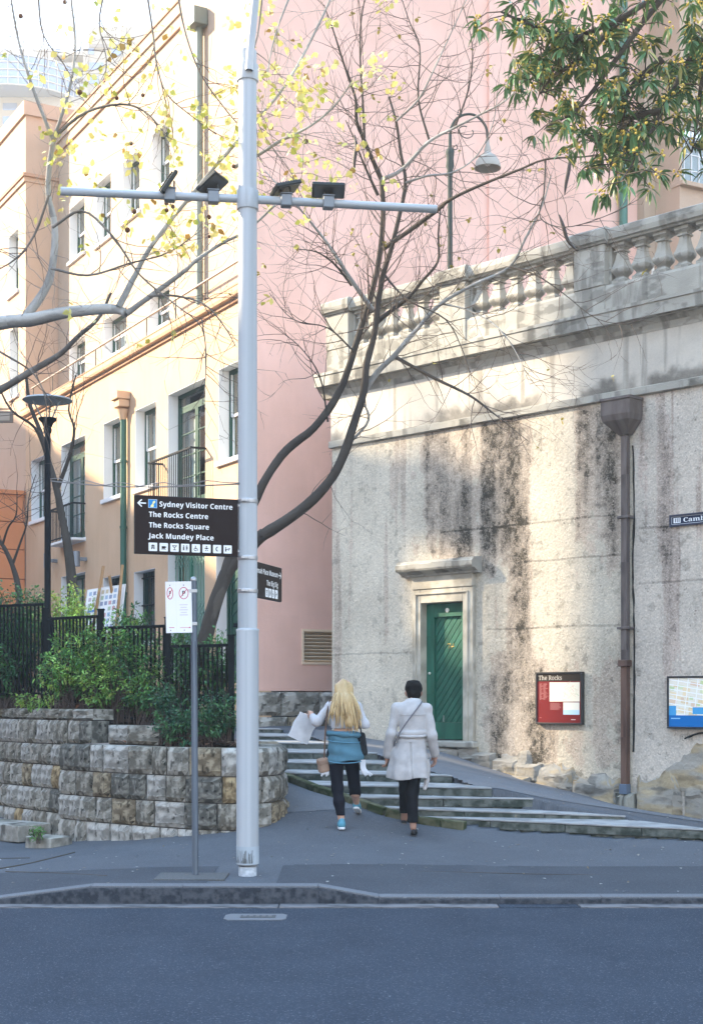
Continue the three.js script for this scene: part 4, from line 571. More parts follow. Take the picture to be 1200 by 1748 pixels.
{ // the hotel tower far behind
  const D = 170, K = D / F, t = thing('hotel_tower', 'hazy cream hotel tower with curved glazed bay and rooftop lettering far behind', 'tower', null, V((100 - CX) * K, 0, -D).toArray());
  const X = (px) => (px - 100) * K, Y = (py) => EYE + (HORIZON - py) * K, R = (a, b, top, bot, z0, z1) => bx(X(a), X(b), Y(bot), Y(top), z0, z1);
  const mC = stucco([.40, .355, .30], 210, .03, 12), mGl = mat([.16, .26, .42], .12, { metalness: .35 }), mWhite = mat([.45, .45, .45], .6);
  part('lower_block', R(-120, 330, 166, 1180, -14, 0), mC, t); part('shaft', R(150, 330, 42, 165.9, -14, -.5), mC, t); part('crown_slab', [R(-120, 92, 84, 100, -13, 0)], mC, t);
  part('frame_column', R(84, 92, 100.2, 165.8, -6, 0), mC, t); part('frame_column', R(142, 150, 80, 165.8, -6, -.2), mC, t); part('frame_beam', R(92.2, 141.8, 88, 94, -6, -.1), mC, t); part('frame_beam', R(92.2, 141.8, 104, 112, -5.6, -.4), mC, t);
  const bay = part('glass_bay', plain(new THREE.CylinderGeometry(9, 9, Y(114) - Y(165.5), 40, 1, false).translate(X(18), (Y(114) + Y(165.5)) / 2, -5.5)), mGl, t);
  for (let i = 0; i < 26; i++) { const a = -Math.PI / 2 + Math.PI * i / 25; part('mullion', rod(V(X(18) + 9.05 * Math.sin(a), Y(165.5), -5.5 + 9.05 * Math.cos(a)), V(X(18) + 9.05 * Math.sin(a), Y(114), -5.5 + 9.05 * Math.cos(a)), .07, .07, 4), mWhite, bay); }
  for (let i = 0; i < 5; i++) part('transom', plain(new THREE.TorusGeometry(9.05, .09, 5, 40).rotateX(Math.PI / 2).translate(X(18), lerp(Y(165), Y(114.5), i / 4), -5.5)), mWhite, bay);
  part('dark_glass', [R(92.2, 141.8, 113, 165.7, -5, -3)], mGl, t); part('dark_glass', R(96, 141, 94.2, 103.8, -5, -3), mGl, t); for (let i = 0; i < 3; i++) part('balcony_front', R(92.2, 141.8, 124 + i * 15, 130 + i * 15, -2.9, -.6), mWhite, t);
  const rows = [[176, 188], [199, 212], [224, 236], [248, 260]]; for (const [y0, y1] of rows) for (const [x0, x1] of [[6, 30], [40, 66], [-30, -4]]) part('window', R(x0, x1, y0, y1, .0, .06), mGl, t);
  part('louvre', R(150.2, 213, 73, 79, -.48, -.3), mat([.25, .22, .2], .8), t); for (const [x0, x1, y0, y1] of [[190, 206, 80, 92], [150.5, 160, 80, 90], [152, 176, 104, 116], [152, 168, 128, 140]]) part('window', R(x0, x1, y0, y1, -.49, -.4), mGl, t);
  const lt = drawn(512, 300, (c, w, h) => { c.fillStyle = '#d0c3b0'; c.fillRect(0, 0, w, h); c.fillStyle = '#5e5548'; c.font = 'bold 128px sans-serif'; c.textAlign = 'center'; c.fillText('QUAY', w / 2, 128); c.fillText('WEST', w / 2, 268); });
  part('rooftop_sign', plain(new THREE.PlaneGeometry(34 * K, 22 * K).translate(X(188), Y(52.5), -.44)), new THREE.MeshPhysicalMaterial({ specularIntensity: .3, map: lt, roughness: .8 }), t);
}
{ // added unseen houses at left; skyline and gaps shape the shade and sun patches
  const th = Math.atan2(.954, .301), mk = (name, label) => { const t = thing(name, label, 'sun_blocker', null, [SUN_H[0] * 34, 0, SUN_H[1] * 34]); t.rotation.y = th; return t; };
  const win = (t, p0, p1, h) => { for (let p = p0 + 1; p < p1 - 1.2; p += 2.2) for (let y = 2; y < h - 2.5; y += 3.3) { const w = part('window', bx(p, p + 1, y, y + 1.7, .01, .06), mDarkRoom, t); part('sill', bx(p - .08, p + 1.08, y - .12, y - .01, .01, .14), mReveal, w); } };
  const house = (label, p0, p1, h, m, depth = 8) => { const t = mk('blocker_house', label); part('wall', bx(p0, p1, -1, h, -depth, 0), m, t); part('parapet', bx(p0, p1, h + .002, h + .14, -.5, .02), mTrim, t); win(t, p0, p1, h); return t; };
  house('added unseen cream house shading the ochre facade from the left', 24.2, 40, 16.4, mPeach);
  house('added unseen tall block keeping sun off the right wall end', 17.3, 20.86, 27, mTrim);
  house('added unseen long row keeping the street in shade', -26, 17.25, 20.6, mOrange);
  const t = house('added unseen house with a pierced gable and chimneys out of sight to the left', 21.24, 24.15, 17.3, mYellow, 3);
  part('sunscreen', metric(prism([[21.24, 17.3], [24.15, 17.3], [24.15, 19.9], [22.6, 20.2], [22.17, 20.6], [21.24, 20.7]], .3, [[[21.66, 17.75], [22.1, 17.5], [22.1, 19.1], [21.66, 19.5]]]).translate(0, 0, -.3)), mYellow, t);  // added thin wall; its hole and stepped top let sun patches through
  part('shade_chimney', bx(21.25, 21.5, 20.0, 22.0, -.6, -.31), mOrange, t); part('shade_chimney', bx(21.93, 22.17, 20.0, 21.9, -.6, -.31), mOrange, t);  // added stacks whose tops cut the edges of the sun patches
}
// ---------------------------------------------------------------- street furniture
const mPole = mat([1, 1, 1], .42, { map: mottled(1.4, [.35, .375, .39], [.47, .49, .505], 9, 301, .05, 4) }), mGal = mat([.42, .43, .44], .4, { metalness: .7 }), mBlackMetal = mat([.012, .013, .015], .68);
{
  const gy = ground(-.935, -13.2), t = thing('street_light_pole', 'tall pale grey steel mast with a crossarm and sleeve at the kerb', 'light pole', null, [-.935, gy, -13.2]);
  const Y = (py) => EYE + (HORIZON - py) / F * 13.2 - gy;
  part('base_stub', lathe([[.082, -.1], [.082, Y(1479)], [0, Y(1479)]], 28), mat([1, 1, 1], .6, { map: mottled(.5, [.34, .36, .38], [.48, .50, .52], 9, 302, .1) }), t);
  part('sleeve', lathe([[.0, Y(1477)], [.092, Y(1477)], [.1, Y(1474)], [.101, Y(1470)], [.101, Y(1079)], [.104, Y(1078)], [.104, Y(1074)], [.088, Y(1073)]], 36), mPole, t);
  const grime = drawn(256, 64, (c, w, h) => { const r = rngOf(6); c.fillStyle = '#a9b2b8'; c.fillRect(0, 0, w, h); for (let i = 0; i < 90; i++) { c.strokeStyle = 'rgba(60,58,55,' + (.15 + .4 * r()) + ')'; c.lineWidth = 1 + 2 * r(); const x = 80 + 110 * r(); c.beginPath(); c.moveTo(x, h - 4); c.lineTo(x + 8 * (r() - .5), h - 10 - 44 * r()); c.stroke(); } });
  part('grime_band', plain(new THREE.CylinderGeometry(.1022, .1022, .16, 36, 1, true).rotateY(2.2).translate(0, Y(1459), 0)), new THREE.MeshPhysicalMaterial({ specularIntensity: .3, map: grime, roughness: .6 }), t);
  part('shaft', lathe([[.088, Y(1073)], [.087, Y(900)], [.084, Y(340)], [.082, Y(88)], [.05, Y(84)], [0, Y(84)]], 36), mPole, t);
  part('collar', [lathe([[.08, Y(359)], [.098, Y(358)], [.099, Y(326)], [.08, Y(325)]], 36), rbx(-.004, .004, Y(357), Y(327), .09, .104, .002), rod(V(.1, Y(342), 0), V(.12, Y(342), 0), .02)], mPole, t);
  part('top_collar', lathe([[.08, Y(140)], [.096, Y(139)], [.097, Y(112)], [.08, Y(111)]], 36), mPole, t);
  part('outreach_arm', tube([V(.02, Y(128), .1), V(.03, Y(100), .105), V(.075, Y(10), .1), V(.13, Y(-90), .1), V(.25, Y(-150), .15)], .036, 14, 6), mPole, t);
  for (const py of [856, 953, 1009]) { const b = part('clamp_band', lathe([[.088, Y(py + 4)], [.0925, Y(py + 3)], [.0925, Y(py - 3)], [.088, Y(py - 4)]], 30), mGal, t); part('clamp_bolt', [rod(V(-.03, Y(py), .085), V(-.03, Y(py), .115), .012, .012, 6), rbx(-.05, .02, Y(py) - .01, Y(py) + .01, .085, .105, .003)], mGal, b); }
  part('cable_eye', rbx(-.125, -.09, Y(1071), Y(1064), -.01, .02, .004), mBlackMetal, t);
  const ay = Y(340), L = V(-1.64, ay, .21), R = V(1.716, ay, -.27), dir = R.clone().sub(L).normalize();
  const arm = part('crossarm', [rod(L, dir.clone().multiplyScalar(-.08).setY(ay), .037, .037, 16), rod(dir.clone().multiplyScalar(.08).setY(ay), R, .037, .037, 16)], mPole, t);
  const mFl = mat([.018, .024, .024], .45, { metalness: .3 }), mClamp = mat([.20, .22, .24], .5, { metalness: .4 });
  const flood = (px, rx, ry, rz, topM, sz) => {
    const a = (px - CX) / F, s = (() => { for (let q = -1.7; q < 1.8; q += .004) { const X = -.935 + dir.x * q, d = 13.2 - dir.z * q; if (X / d >= a) return q; } })();
    const c = dir.clone().multiplyScalar(s).setY(ay), g = new THREE.Group(); g.rotation.set(0, Math.atan2(-dir.z, dir.x), 0);
    const cl = part('arm_clamp', [rbx(-.05, .05, -.055, .052, -.05, .05, .012), rbx(-.055, .055, .053, .066, -.05, .05, .005)], mClamp, t); cl.position.copy(c); cl.rotation.y = g.rotation.y;
    const f = mesh('floodlight', merge([rbx(-sz, sz, .0, .036, -.11, .11, .010)]), mFl, t); f.position.copy(c).add(V(0, .10, 0)); f.rotation.set(rx, ry, rz, 'YXZ');
    mesh('lens', rbx(-sz + .02, sz - .02, -.004, .0, -.10, .10, .001), mat([.05, .055, .055], .2), f);
    for (let i = 0; i < 8; i++) mesh('cooling_fin', rbx(-sz + .03 + i * (2 * sz - .07) / 7, -sz + .04 + i * (2 * sz - .07) / 7, .036, .05, -.085, .085, .002), topM || mFl, f);
    part('floodlight_bracket', [rod(c.clone().add(V(-.04, .06, 0)), c.clone().add(V(-.04, .13, 0)), .008), rod(c.clone().add(V(.04, .06, 0)), c.clone().add(V(.04, .13, 0)), .008)], mFl, t);
  };
  flood(290, .15, .25, .98, null, .115); flood(364, -.12, -.5, .62, mat([.25, .26, .26], .4, { metalness: .5 }), .12); flood(488, -.12, .35, .30, null, .125); flood(560, -.22, .05, -.02, null, .15);
}
const icon = (c, x, y, s, k) => {                       // pictogram tiles of the wayfinding signs
  c.fillStyle = '#e9e8e4'; c.beginPath(); c.roundRect ? c.roundRect(x, y, s, s, s * .08) : c.rect(x, y, s, s); c.fill(); c.fillStyle = '#2a211d'; c.strokeStyle = '#2a211d'; c.lineWidth = s * .07; const X = (q) => x + q * s, Y = (q) => y + q * s, r = (a, b, w, h) => c.fillRect(X(a), Y(b), w * s, h * s), dot = (a, b, q) => { c.beginPath(); c.arc(X(a), Y(b), q * s, 0, 7); c.fill(); }, ln = (...p) => { c.beginPath(); c.moveTo(X(p[0]), Y(p[1])); for (let i = 2; i < p.length; i += 2) c.lineTo(X(p[i]), Y(p[i + 1])); c.stroke(); };
  if (k === 0) { dot(.5, .34, .1); dot(.36, .34, .06); dot(.64, .34, .06); r(.28, .45, .44, .06); r(.3, .55, .12, .22); r(.58, .55, .12, .22); r(.44, .55, .12, .12); }
  if (k === 1) { r(.26, .38, .4, .3); ln(.66, .42, .76, .48, .66, .58); r(.2, .72, .56, .05); }
  if (k === 2) { ln(.26, .28, .74, .28, .5, .54, .26, .28); ln(.5, .54, .5, .76); ln(.36, .77, .64, .77); }
  if (k === 3) { dot(.3, .26, .07); r(.23, .36, .14, .42); dot(.7, .26, .07); r(.62, .36, .16, .26); r(.66, .6, .08, .18); r(.485, .2, .03, .6); }
  if (k === 4) { dot(.44, .24, .06); ln(.44, .34, .46, .54, .64, .54, .7, .74); c.beginPath(); c.arc(X(.46), Y(.62), .17 * s, 1, 5); c.stroke(); }
  if (k === 5) { dot(.5, .26, .08); r(.4, .38, .2, .18); ln(.3, .46, .7, .46); r(.34, .66, .1, .1); r(.56, .66, .1, .1); }
  if (k === 6) { c.lineWidth = s * .11; c.beginPath(); c.arc(X(.64), Y(.5), .26 * s, 2.0, 4.3); c.stroke(); }
  if (k === 7) { dot(.28, .3, .07); r(.21, .4, .14, .36); ln(.36, .5, .54, .5); ln(.58, .4, .66, .4); ln(.6, .6, .8, .36); r(.56, .54, .1, .05); }
};
function signBoard(name, label, A, B, h, tex, thick = .03) {   // A, B: bottom corners, left and right as read
  const t = thing(name, label, 'sign', null, A.clone().add(B).multiplyScalar(.5).toArray()), w = Math.hypot(B.x - A.x, B.z - A.z); t.rotation.y = Math.atan2(-(B.z - A.z), B.x - A.x);
  part('board', rbx(-w / 2, w / 2, 0, h, -thick, 0, .006), mat([.020, .014, .012], .5), t);
  part('print', plain(new THREE.PlaneGeometry(w - .012, h - .012).translate(0, h / 2, .003)), printMat(tex, .6), t);
  return t;
}
{
  const d0 = 12.82, d1 = 13.14, A = V((230 - CX) / F * d0, EYE + 245 * d0 / F, -d0), B = V((407 - CX) / F * d1, EYE + 245 * d0 / F, -d1);
  const s = signBoard('wayfinding_sign', 'dark brown directional sign with four lines of white lettering and pictograms', A, B, .517, drawn(1400, 790, (c, w, h) => {
    c.fillStyle = '#2a1f1b'; c.fillRect(0, 0, w, h); c.fillStyle = '#efeeea'; c.strokeStyle = '#efeeea'; c.lineWidth = 17; c.lineCap = 'round';
    c.beginPath(); c.moveTo(40, 102); c.lineTo(140, 102); c.moveTo(84, 58); c.lineTo(38, 102); c.lineTo(84, 146); c.stroke();
    c.fillStyle = '#2f86c4'; c.fillRect(176, 45, 118, 118); c.strokeStyle = '#e9eef0'; c.lineWidth = 4; c.strokeRect(178, 47, 114, 114); c.fillStyle = '#f3e7a0'; c.beginPath(); c.moveTo(262, 62); c.bezierCurveTo(280, 80, 268, 92, 250, 104); c.bezierCurveTo(240, 116, 262, 130, 244, 152); c.lineTo(206, 152); c.bezierCurveTo(202, 120, 240, 112, 234, 86); c.bezierCurveTo(236, 70, 250, 66, 262, 62); c.fill();
    c.fillStyle = '#efeeea'; c.font = 'bold 99px sans-serif'; const put = (s, x, y, mw) => { const m = c.measureText(s).width; c.save(); c.translate(x, y); c.scale(mw / m, 1); c.fillText(s, 0, 0); c.restore(); };
    put('Sydney Visitor Centre', 322, 140, 1010); put('The Rocks Centre', 182, 286, 812); put('The Rocks Square', 182, 432, 824); put('Jack Mundey Place', 182, 580, 888);
    for (let i = 0; i < 8; i++) icon(c, 180 + i * 146, 640, 116, i);
  }));
  part('clamp_arm', [rbx(.44, .53, .45, .475, -.03, -.005, .004), rbx(.44, .53, .04, .065, -.03, -.005, .004)], mGal, s);
  const e0 = 13.0, e1 = 14.05, yb = EYE + 162 * e1 / F, A2 = V((421 - CX) / F * e0, yb, -e0 - .12), B2 = V((481 - CX) / F * e1, yb, -e1);
  signBoard('wayfinding_sign', 'small brown directional sign seen obliquely on the right side of the pole', A2, B2, .328, drawn(1200, 370, (c, w, h) => {
    c.fillStyle = '#2f2722'; c.fillRect(0, 0, w, h); c.fillStyle = '#e9e6df'; c.font = 'bold 78px sans-serif'; c.textAlign = 'right'; c.fillText('Susannah Place Museum', 1060, 112); c.strokeStyle = '#e9e6df'; c.lineWidth = 13; c.beginPath(); c.moveTo(1085, 86); c.lineTo(1172, 86); c.moveTo(1136, 50); c.lineTo(1174, 86); c.lineTo(1136, 122); c.stroke();
    c.fillText('The Big Dig', 1060, 225); [2, 3, 4, 7].forEach((k, i) => icon(c, 600 + i * 118, 255, 98, k));
  }));
  // parking sign
  const px = V((334 - CX) / F * 13.15, 0, -13.15), gy = ground(px.x, px.z), t = thing('parking_sign', 'white and red no parking plate on a thin grey post beside the mast', 'parking sign', null, [px.x, gy, px.z]), Y = (py) => EYE + (HORIZON - py) / F * 13.15 - gy;
  part('post', [rod(V(0, -.1, 0), V(-.016, Y(990), 0), .029, .029, 16)], mat([1, 1, 1], .5, { map: mottled(.8, [.075, .095, .12], [.145, .17, .20], 8, 310, .06, 4), metalness: .2 }), t);
  part('post_cap', plain(new THREE.SphereGeometry(.031, 16, 8).translate(-.016, Y(990), 0)), mGal, t);
  const plate = part('plate', metric(new RoundedBoxGeometry(.235, .462, .006, 2, .003)), mat([.7, .69, .68], .4), t); plate.position.set(-.145, (Y(993) + Y(1081)) / 2, .034); plate.rotation.set(-.02, .06, .022);
  const pr = mesh('print', plain(new THREE.PlaneGeometry(.229, .456).translate(0, 0, .005)), new THREE.MeshPhysicalMaterial({ specularIntensity: .3, roughness: .4, map: drawn(470, 924, (c, w, h) => {
    c.fillStyle = '#ece9e8'; c.fillRect(0, 0, w, h); c.strokeStyle = '#d7d3d3'; c.lineWidth = 3; c.beginPath(); c.moveTo(190, 0); c.lineTo(190, h); c.stroke();
    for (const [x, rx] of [[80, 52], [330, 82]]) { c.fillStyle = '#3a3638'; c.font = 'bold 124px sans-serif'; c.textAlign = 'center'; c.save(); c.translate(x, 252); c.scale(rx / 82, 1); c.fillText('P', 0, 0); c.restore(); c.strokeStyle = '#c0404f'; c.lineWidth = 13; c.beginPath(); c.ellipse(x, 208, rx, 104, 0, 0, 7); c.moveTo(x - rx * .7, 280); c.lineTo(x + rx * .7, 136); c.stroke(); c.fillStyle = '#6b4f52'; c.beginPath(); c.arc(x, 62, 10, 0, 7); c.arc(x, 880, 10, 0, 7); c.fill(); }
    c.fillStyle = '#c0404f'; c.fillRect(52, 826, 96, 10); c.fillRect(250, 830, 180, 7); c.beginPath(); c.moveTo(452, 833); c.lineTo(418, 816); c.lineTo(418, 850); c.fill();
    c.fillStyle = '#d3c9c8'; for (let i = 0; i < 5; i++) c.fillRect(250 + (i % 2) * 18, 410 + i * 46, 150 - (i % 2) * 36, 18);
  }) }), plate);
  part('bracket', [rbx(-.09, .02, Y(1012), Y(1006), .02, .031, .003), rbx(-.09, .02, Y(1068), Y(1062), .02, .031, .003)], mGal, t);
}
{ // park lamp in the garden
  const d = 19, b = V((82 - CX) / F * d, 1.62, -d), t = thing('park_lamp', 'slim black lamp post with a shallow disc shade rising from the garden', 'lamp post', null, b.toArray()), Y = (py) => EYE + (HORIZON - py) / F * d - b.y;
  part('base', lathe([[.10, -.2], [.10, .0], [.085, .04], [.088, Y(1075)], [.092, Y(1070)], [.092, Y(1062)], [.07, Y(1060)], [.045, Y(1050)]], 24), mBlackMetal, t);
  part('pole', lathe([[.042, Y(1052)], [.039, Y(740)], [.05, Y(738)], [.055, Y(733)], [.04, Y(728)]], 20), mBlackMetal, t);
  part('lamp_cup', lathe([[.045, Y(730)], [.06, Y(727)], [.075, Y(722)], [.115, Y(717)], [.12, Y(714)], [.06, Y(714)]], 24), mBlackMetal, t);
  const sh = part('lamp_shade', lathe([[.0, Y(686)], [.31, Y(685)], [.325, Y(683.5)], [.30, Y(681)], [.16, Y(677.5)], [.06, Y(676)], [.055, Y(673.5)], [0, Y(673)]], 36), mat([.34, .36, .36], .45, { metalness: .4 }), t);
  for (let i = 0; i < 3; i++) { const a = .5 + i * 2.094; part('strut', rod(V(.07 * Math.cos(a), Y(716), .07 * Math.sin(a)), V(.2 * Math.cos(a), Y(686), .2 * Math.sin(a)), .011, .011, 6), mat([.3, .32, .32], .5), t); }
  part('finial', lathe([[.03, Y(676)], [.03, Y(672)], [.0, Y(671)]], 12), mBlackMetal, sh);
  const w = thing('overhead_cable', 'thin grey cable strung between the lamp post and the mast', 'cable'), p0 = at(87, 821, 19), p1 = at(409, 826, 13.15), pts = []; for (let i = 0; i <= 16; i++) { const q = p0.clone().lerp(p1, i / 16); q.y -= .05 * Math.sin(Math.PI * i / 16); pts.push(q); } part('strand', tube(pts, .0075, 5, 2), mat([.28, .27, .26], .7), w); const pts2 = pts.map((p, i) => p.clone().add(V(0, .025 + .02 * Math.sin(i * 1.9), .01))); part('strand', tube(pts2, .005, 5, 2), mat([.28, .27, .26], .7), w);
}
{ // swan-neck lamps on the terrace
  const mk = (label, d, px) => {
    const t = thing('terrace_lamp', label, 'lamp post', 'swan neck lamps on the terrace', [(px - CX) / F * d, 7.1, -d]), k = 24.5 / F, Y = (py) => EYE + (HORIZON - py) * k - 7.1, X = (q) => (q - 768) * k;
    const mP = mat([.045, .06, .055], .7), mS = mat([.34, .31, .26], .6);
    part('pole', lathe([[.09, 0], [.09, .5], [.06, .58], [.045, .7], [.040, Y(300)], [.055, Y(296)], [.05, Y(290)], [.07, Y(284)], [.058, Y(272)], [.07, Y(262)], [.075, Y(258)], [.05, Y(255)], [.03, Y(250)], [.028, Y(228)], [0, Y(227)]], 18), mP, t);
    part('swan_neck', tube([V(0, Y(232), 0), V(X(770), Y(218), 0), V(X(778), Y(204), 0), V(X(792), Y(196), 0), V(X(808), Y(196), 0), V(X(822), Y(206), 0), V(X(830), Y(220), 0), V(X(832), Y(238), 0)], .022, 8, 5), mP, t);
    const scroll = (cx, cy, r, a0, a1, w = .009) => { const p = []; for (let i = 0; i <= 14; i++) { const a = lerp(a0, a1, i / 14), rr = r * (1 - .045 * i); p.push(V(X(cx) + rr * Math.cos(a), Y(cy) + rr * Math.sin(a), 0)); } part('scroll', tube(p, w, 6, 3), mP, t); };
    scroll(784, 191, .055, -2.5, 4); scroll(776, 252, .05, 1.2, -4.5); scroll(800, 224, .16, 3.0, 6.6); scroll(789, 226, .12, .9, 3.6);
    const sh = part('lamp_shade', lathe([[.02, Y(236)], [.03, Y(238)], [.032, Y(246)], [.06, Y(256)], [.055, Y(259)], [.07, Y(262)], [.14, Y(267)], [.20, Y(276)], [.225, Y(287)], [.22, Y(288)], [.19, Y(277)], [.12, Y(269)], [0, Y(266)]], 30), mS, t); sh.position.set(X(832), 0, 0);
    const bl = part('bulb', plain(new THREE.SphereGeometry(.07, 14, 10).translate(0, Y(276), 0)), mat([.62, .58, .48], .4), sh); return t;
  };
  mk('green swan neck lamp on the terrace, bell shade to the right of its pole', 24.5, 768);
  const b = mk('cream swan neck lamp half hidden behind the balustrade at the right edge', 30, 1166); b.position.y = 6.55; b.rotation.y = Math.PI; b.traverse((o) => { if (o.isMesh) o.material = mat([.62, .58, .50], .5); });
}
{ // iron fence of stepped panels
  const posts = [[-62, 19.5, 1010], [80, 18.75, 1040], [173, 18.1, 1042], [287, 17.55, 1056], [395, 17.05, 1086]], tops = [1032, 1052, 1068, 1100], bots = [1.72, 1.62, 1.42, 1.2], fc = mat([.009, .010, .011], .7);
  const P = posts.map(([px, d]) => V((px - CX) / F * d, 0, -d));
  const t = thing('iron_fence', 'black iron picket fence stepping down along the planted garden wall', 'fence', null, [P[4].x, 1.15, P[4].z]); const o = t.position;
  posts.forEach(([px, d, top], i) => { const y1 = EYE + (HORIZON - top) / F * d; const g = part('post', [rbx(-.036, .036, bots[Math.max(0, i - 1)] - .15 - o.y, y1 - o.y, -.036, .036, .006), rbx(-.043, .043, y1 - o.y, y1 + .02 - o.y, -.043, .043, .006)], fc, t); g.position.set(P[i].x - o.x, 0, P[i].z - o.z); });
  for (let i = 0; i < 4; i++) {
    const a = P[i], b = P[i + 1], L = Math.hypot(b.x - a.x, b.z - a.z), d = (posts[i][1] + posts[i + 1][1]) / 2, yt = EYE + (HORIZON - tops[i]) / F * d, yb = bots[i] + .06, ang = -Math.atan2(b.z - a.z, b.x - a.x);
    const pn = part('panel', [rbx(.04, L - .04, yt - .035 - o.y, yt - o.y, -.02, .02, .005)], fc, t); part('rail', rbx(.04, L - .04, yb - o.y, yb + .03 - o.y, -.018, .018, .005), fc, pn); pn.position.set(a.x - o.x, 0, a.z - o.z); pn.rotation.y = ang;
    const n = Math.round(L / .066); for (let k = 1; k < n; k++) part('picket', rbx(L * k / n - .0095, L * k / n + .0095, yb + .031 - o.y, yt - .036 - o.y, -.0095, .0095, .003), fc, pn);
  }
}
{ // display board on a wooden easel behind the fence
  const d = 21, c = at(172, 1050, d), t = thing('display_easel', 'white board of small coloured pictures leaning on a wooden easel behind fence', 'display board', null, [c.x, 1.75, c.z]); t.rotation.y = -.5;
  const mW = mat([1, 1, 1], .7, { map: mottled(.8, [.30, .17, .08], [.50, .30, .15], 8, 330, .08, 6) }), h = .72;
  const bd = part('board', rbx(-.34, .34, 0, h, -.02, 0, .006), mat([.7, .69, .67], .6), t); bd.position.set(0, .92, 0); bd.rotation.set(-.32, 0, .10);
  part('print', plain(new THREE.PlaneGeometry(.64, h - .04).translate(0, h / 2, .004)), new THREE.MeshPhysicalMaterial({ specularIntensity: .3, roughness: .5, map: drawn(640, 680, (q, w, hh) => { q.fillStyle = '#e8e4e0'; q.fillRect(0, 0, w, hh); const r = rngOf(9); for (let j = 0; j < 7; j++) for (let i = 0; i < 8; i++) { q.fillStyle = ['#b9a9ad', '#9fb0c4', '#c99a98', '#a9b59a', '#c9b79a', '#8f93a8'][r() * 6 | 0]; if (!(j === 3 && i < 5)) q.fillRect(30 + i * 74, 30 + j * 92, 50, 60); } q.fillStyle = '#5b86b5'; q.fillRect(40, 320, 300, 34); }) }), bd);
  part('leg', rod(V(-.2, 0, .18), V(-.12, 1.9, -.22), .022, .022, 6), mW, t); part('leg', rod(V(.3, 0, .18), V(.24, 1.9, -.2), .022, .022, 6), mW, t); part('leg', rod(V(.05, 0, -.6), V(.05, 1.75, -.14), .022, .022, 6), mW, t); part('rest', rbx(-.34, .34, .87, .91, -.02, .12, .006), mW, t);
}
// ---------------------------------------------------------------- trees and shrubs
const barkBump = bumpy(.5, 16, 404);
const barkTex = (a, b, seed) => mat([1, 1, 1], .9, { map: repeat(pixels(256, 256, (u, v) => { const n = fbm(u * 6, v * 3, seed, 5, 0), p = sst(.52, .62, fbm(u * 3, v * 2.2, seed + 2, 4)), f = .88 + .24 * hash2(u * 256 | 0, v * 256 | 0, seed); return [0, 1, 2].map((k) => lerp(a[k], b[k], .55 * n + .45 * p) * f); }), .5, 1.1), bumpMap: barkBump, bumpScale: .008 });
const mBarkDark = barkTex([.05, .042, .036], [.155, .135, .115], 401), mBarkMid = barkTex([.12, .105, .09], [.30, .27, .235], 405), mBarkPale = barkTex([.24, .23, .21], [.56, .54, .50], 402), mTwig = mat([.11, .082, .068], .85), mTwigMid = mat([.16, .125, .105], .85), mTwigPale = mat([.30, .265, .23], .85);
const leafMat = (tr = .4) => new THREE.MeshPhysicalMaterial({ color: 0xffffff, vertexColors: true, roughness: .55, transmission: tr, thickness: 0, side: THREE.DoubleSide, specularIntensity: .4 });
const mLeaf = leafMat(.4), mLeafWaxy = leafMat(.38); mLeafWaxy.roughness = .35;
class Leaves {
  constructor() { this.p = []; this.c = []; this.i = []; this.n = 0; }
  add(o, dir, up, len, wid, col, droop = .15) {          // a folded leaf blade from o along dir
    const s = dir.clone().cross(up); if (s.lengthSq() < 1e-6) s.set(1, 0, 0); s.normalize(); const nrm = s.clone().cross(dir).normalize(), b = this.n;
    const put = (t, w, h) => { const q = o.clone().addScaledVector(dir, t * len).addScaledVector(s, w * wid).addScaledVector(nrm, h * len); q.y -= droop * len * t * t; this.p.push(q.x, q.y, q.z); this.c.push(col[0], col[1], col[2]); };
    put(0, 0, 0); put(.38, .5, .06); put(.38, 0, 0); put(.38, -.5, .06); put(.72, .36, .05); put(.72, 0, 0); put(.72, -.36, .05); put(1, 0, 0); this.n += 8;
    for (const [x, y, z] of [[0, 1, 2], [0, 2, 3], [1, 4, 5], [1, 5, 2], [2, 5, 6], [2, 6, 3], [4, 7, 5], [5, 7, 6]]) this.i.push(b + x, b + y, b + z);
  }
  build() { const g = new THREE.BufferGeometry(); g.setAttribute('position', new THREE.Float32BufferAttribute(this.p, 3)); g.setAttribute('color', new THREE.Float32BufferAttribute(this.c, 3)); g.setIndex(this.i); g.computeVertexNormals(); return g; }
}
function rdir(r) { const z = 2 * r() - 1, a = 6.2832 * r(), s = Math.sqrt(1 - z * z); return V(s * Math.cos(a), z, s * Math.sin(a)); }
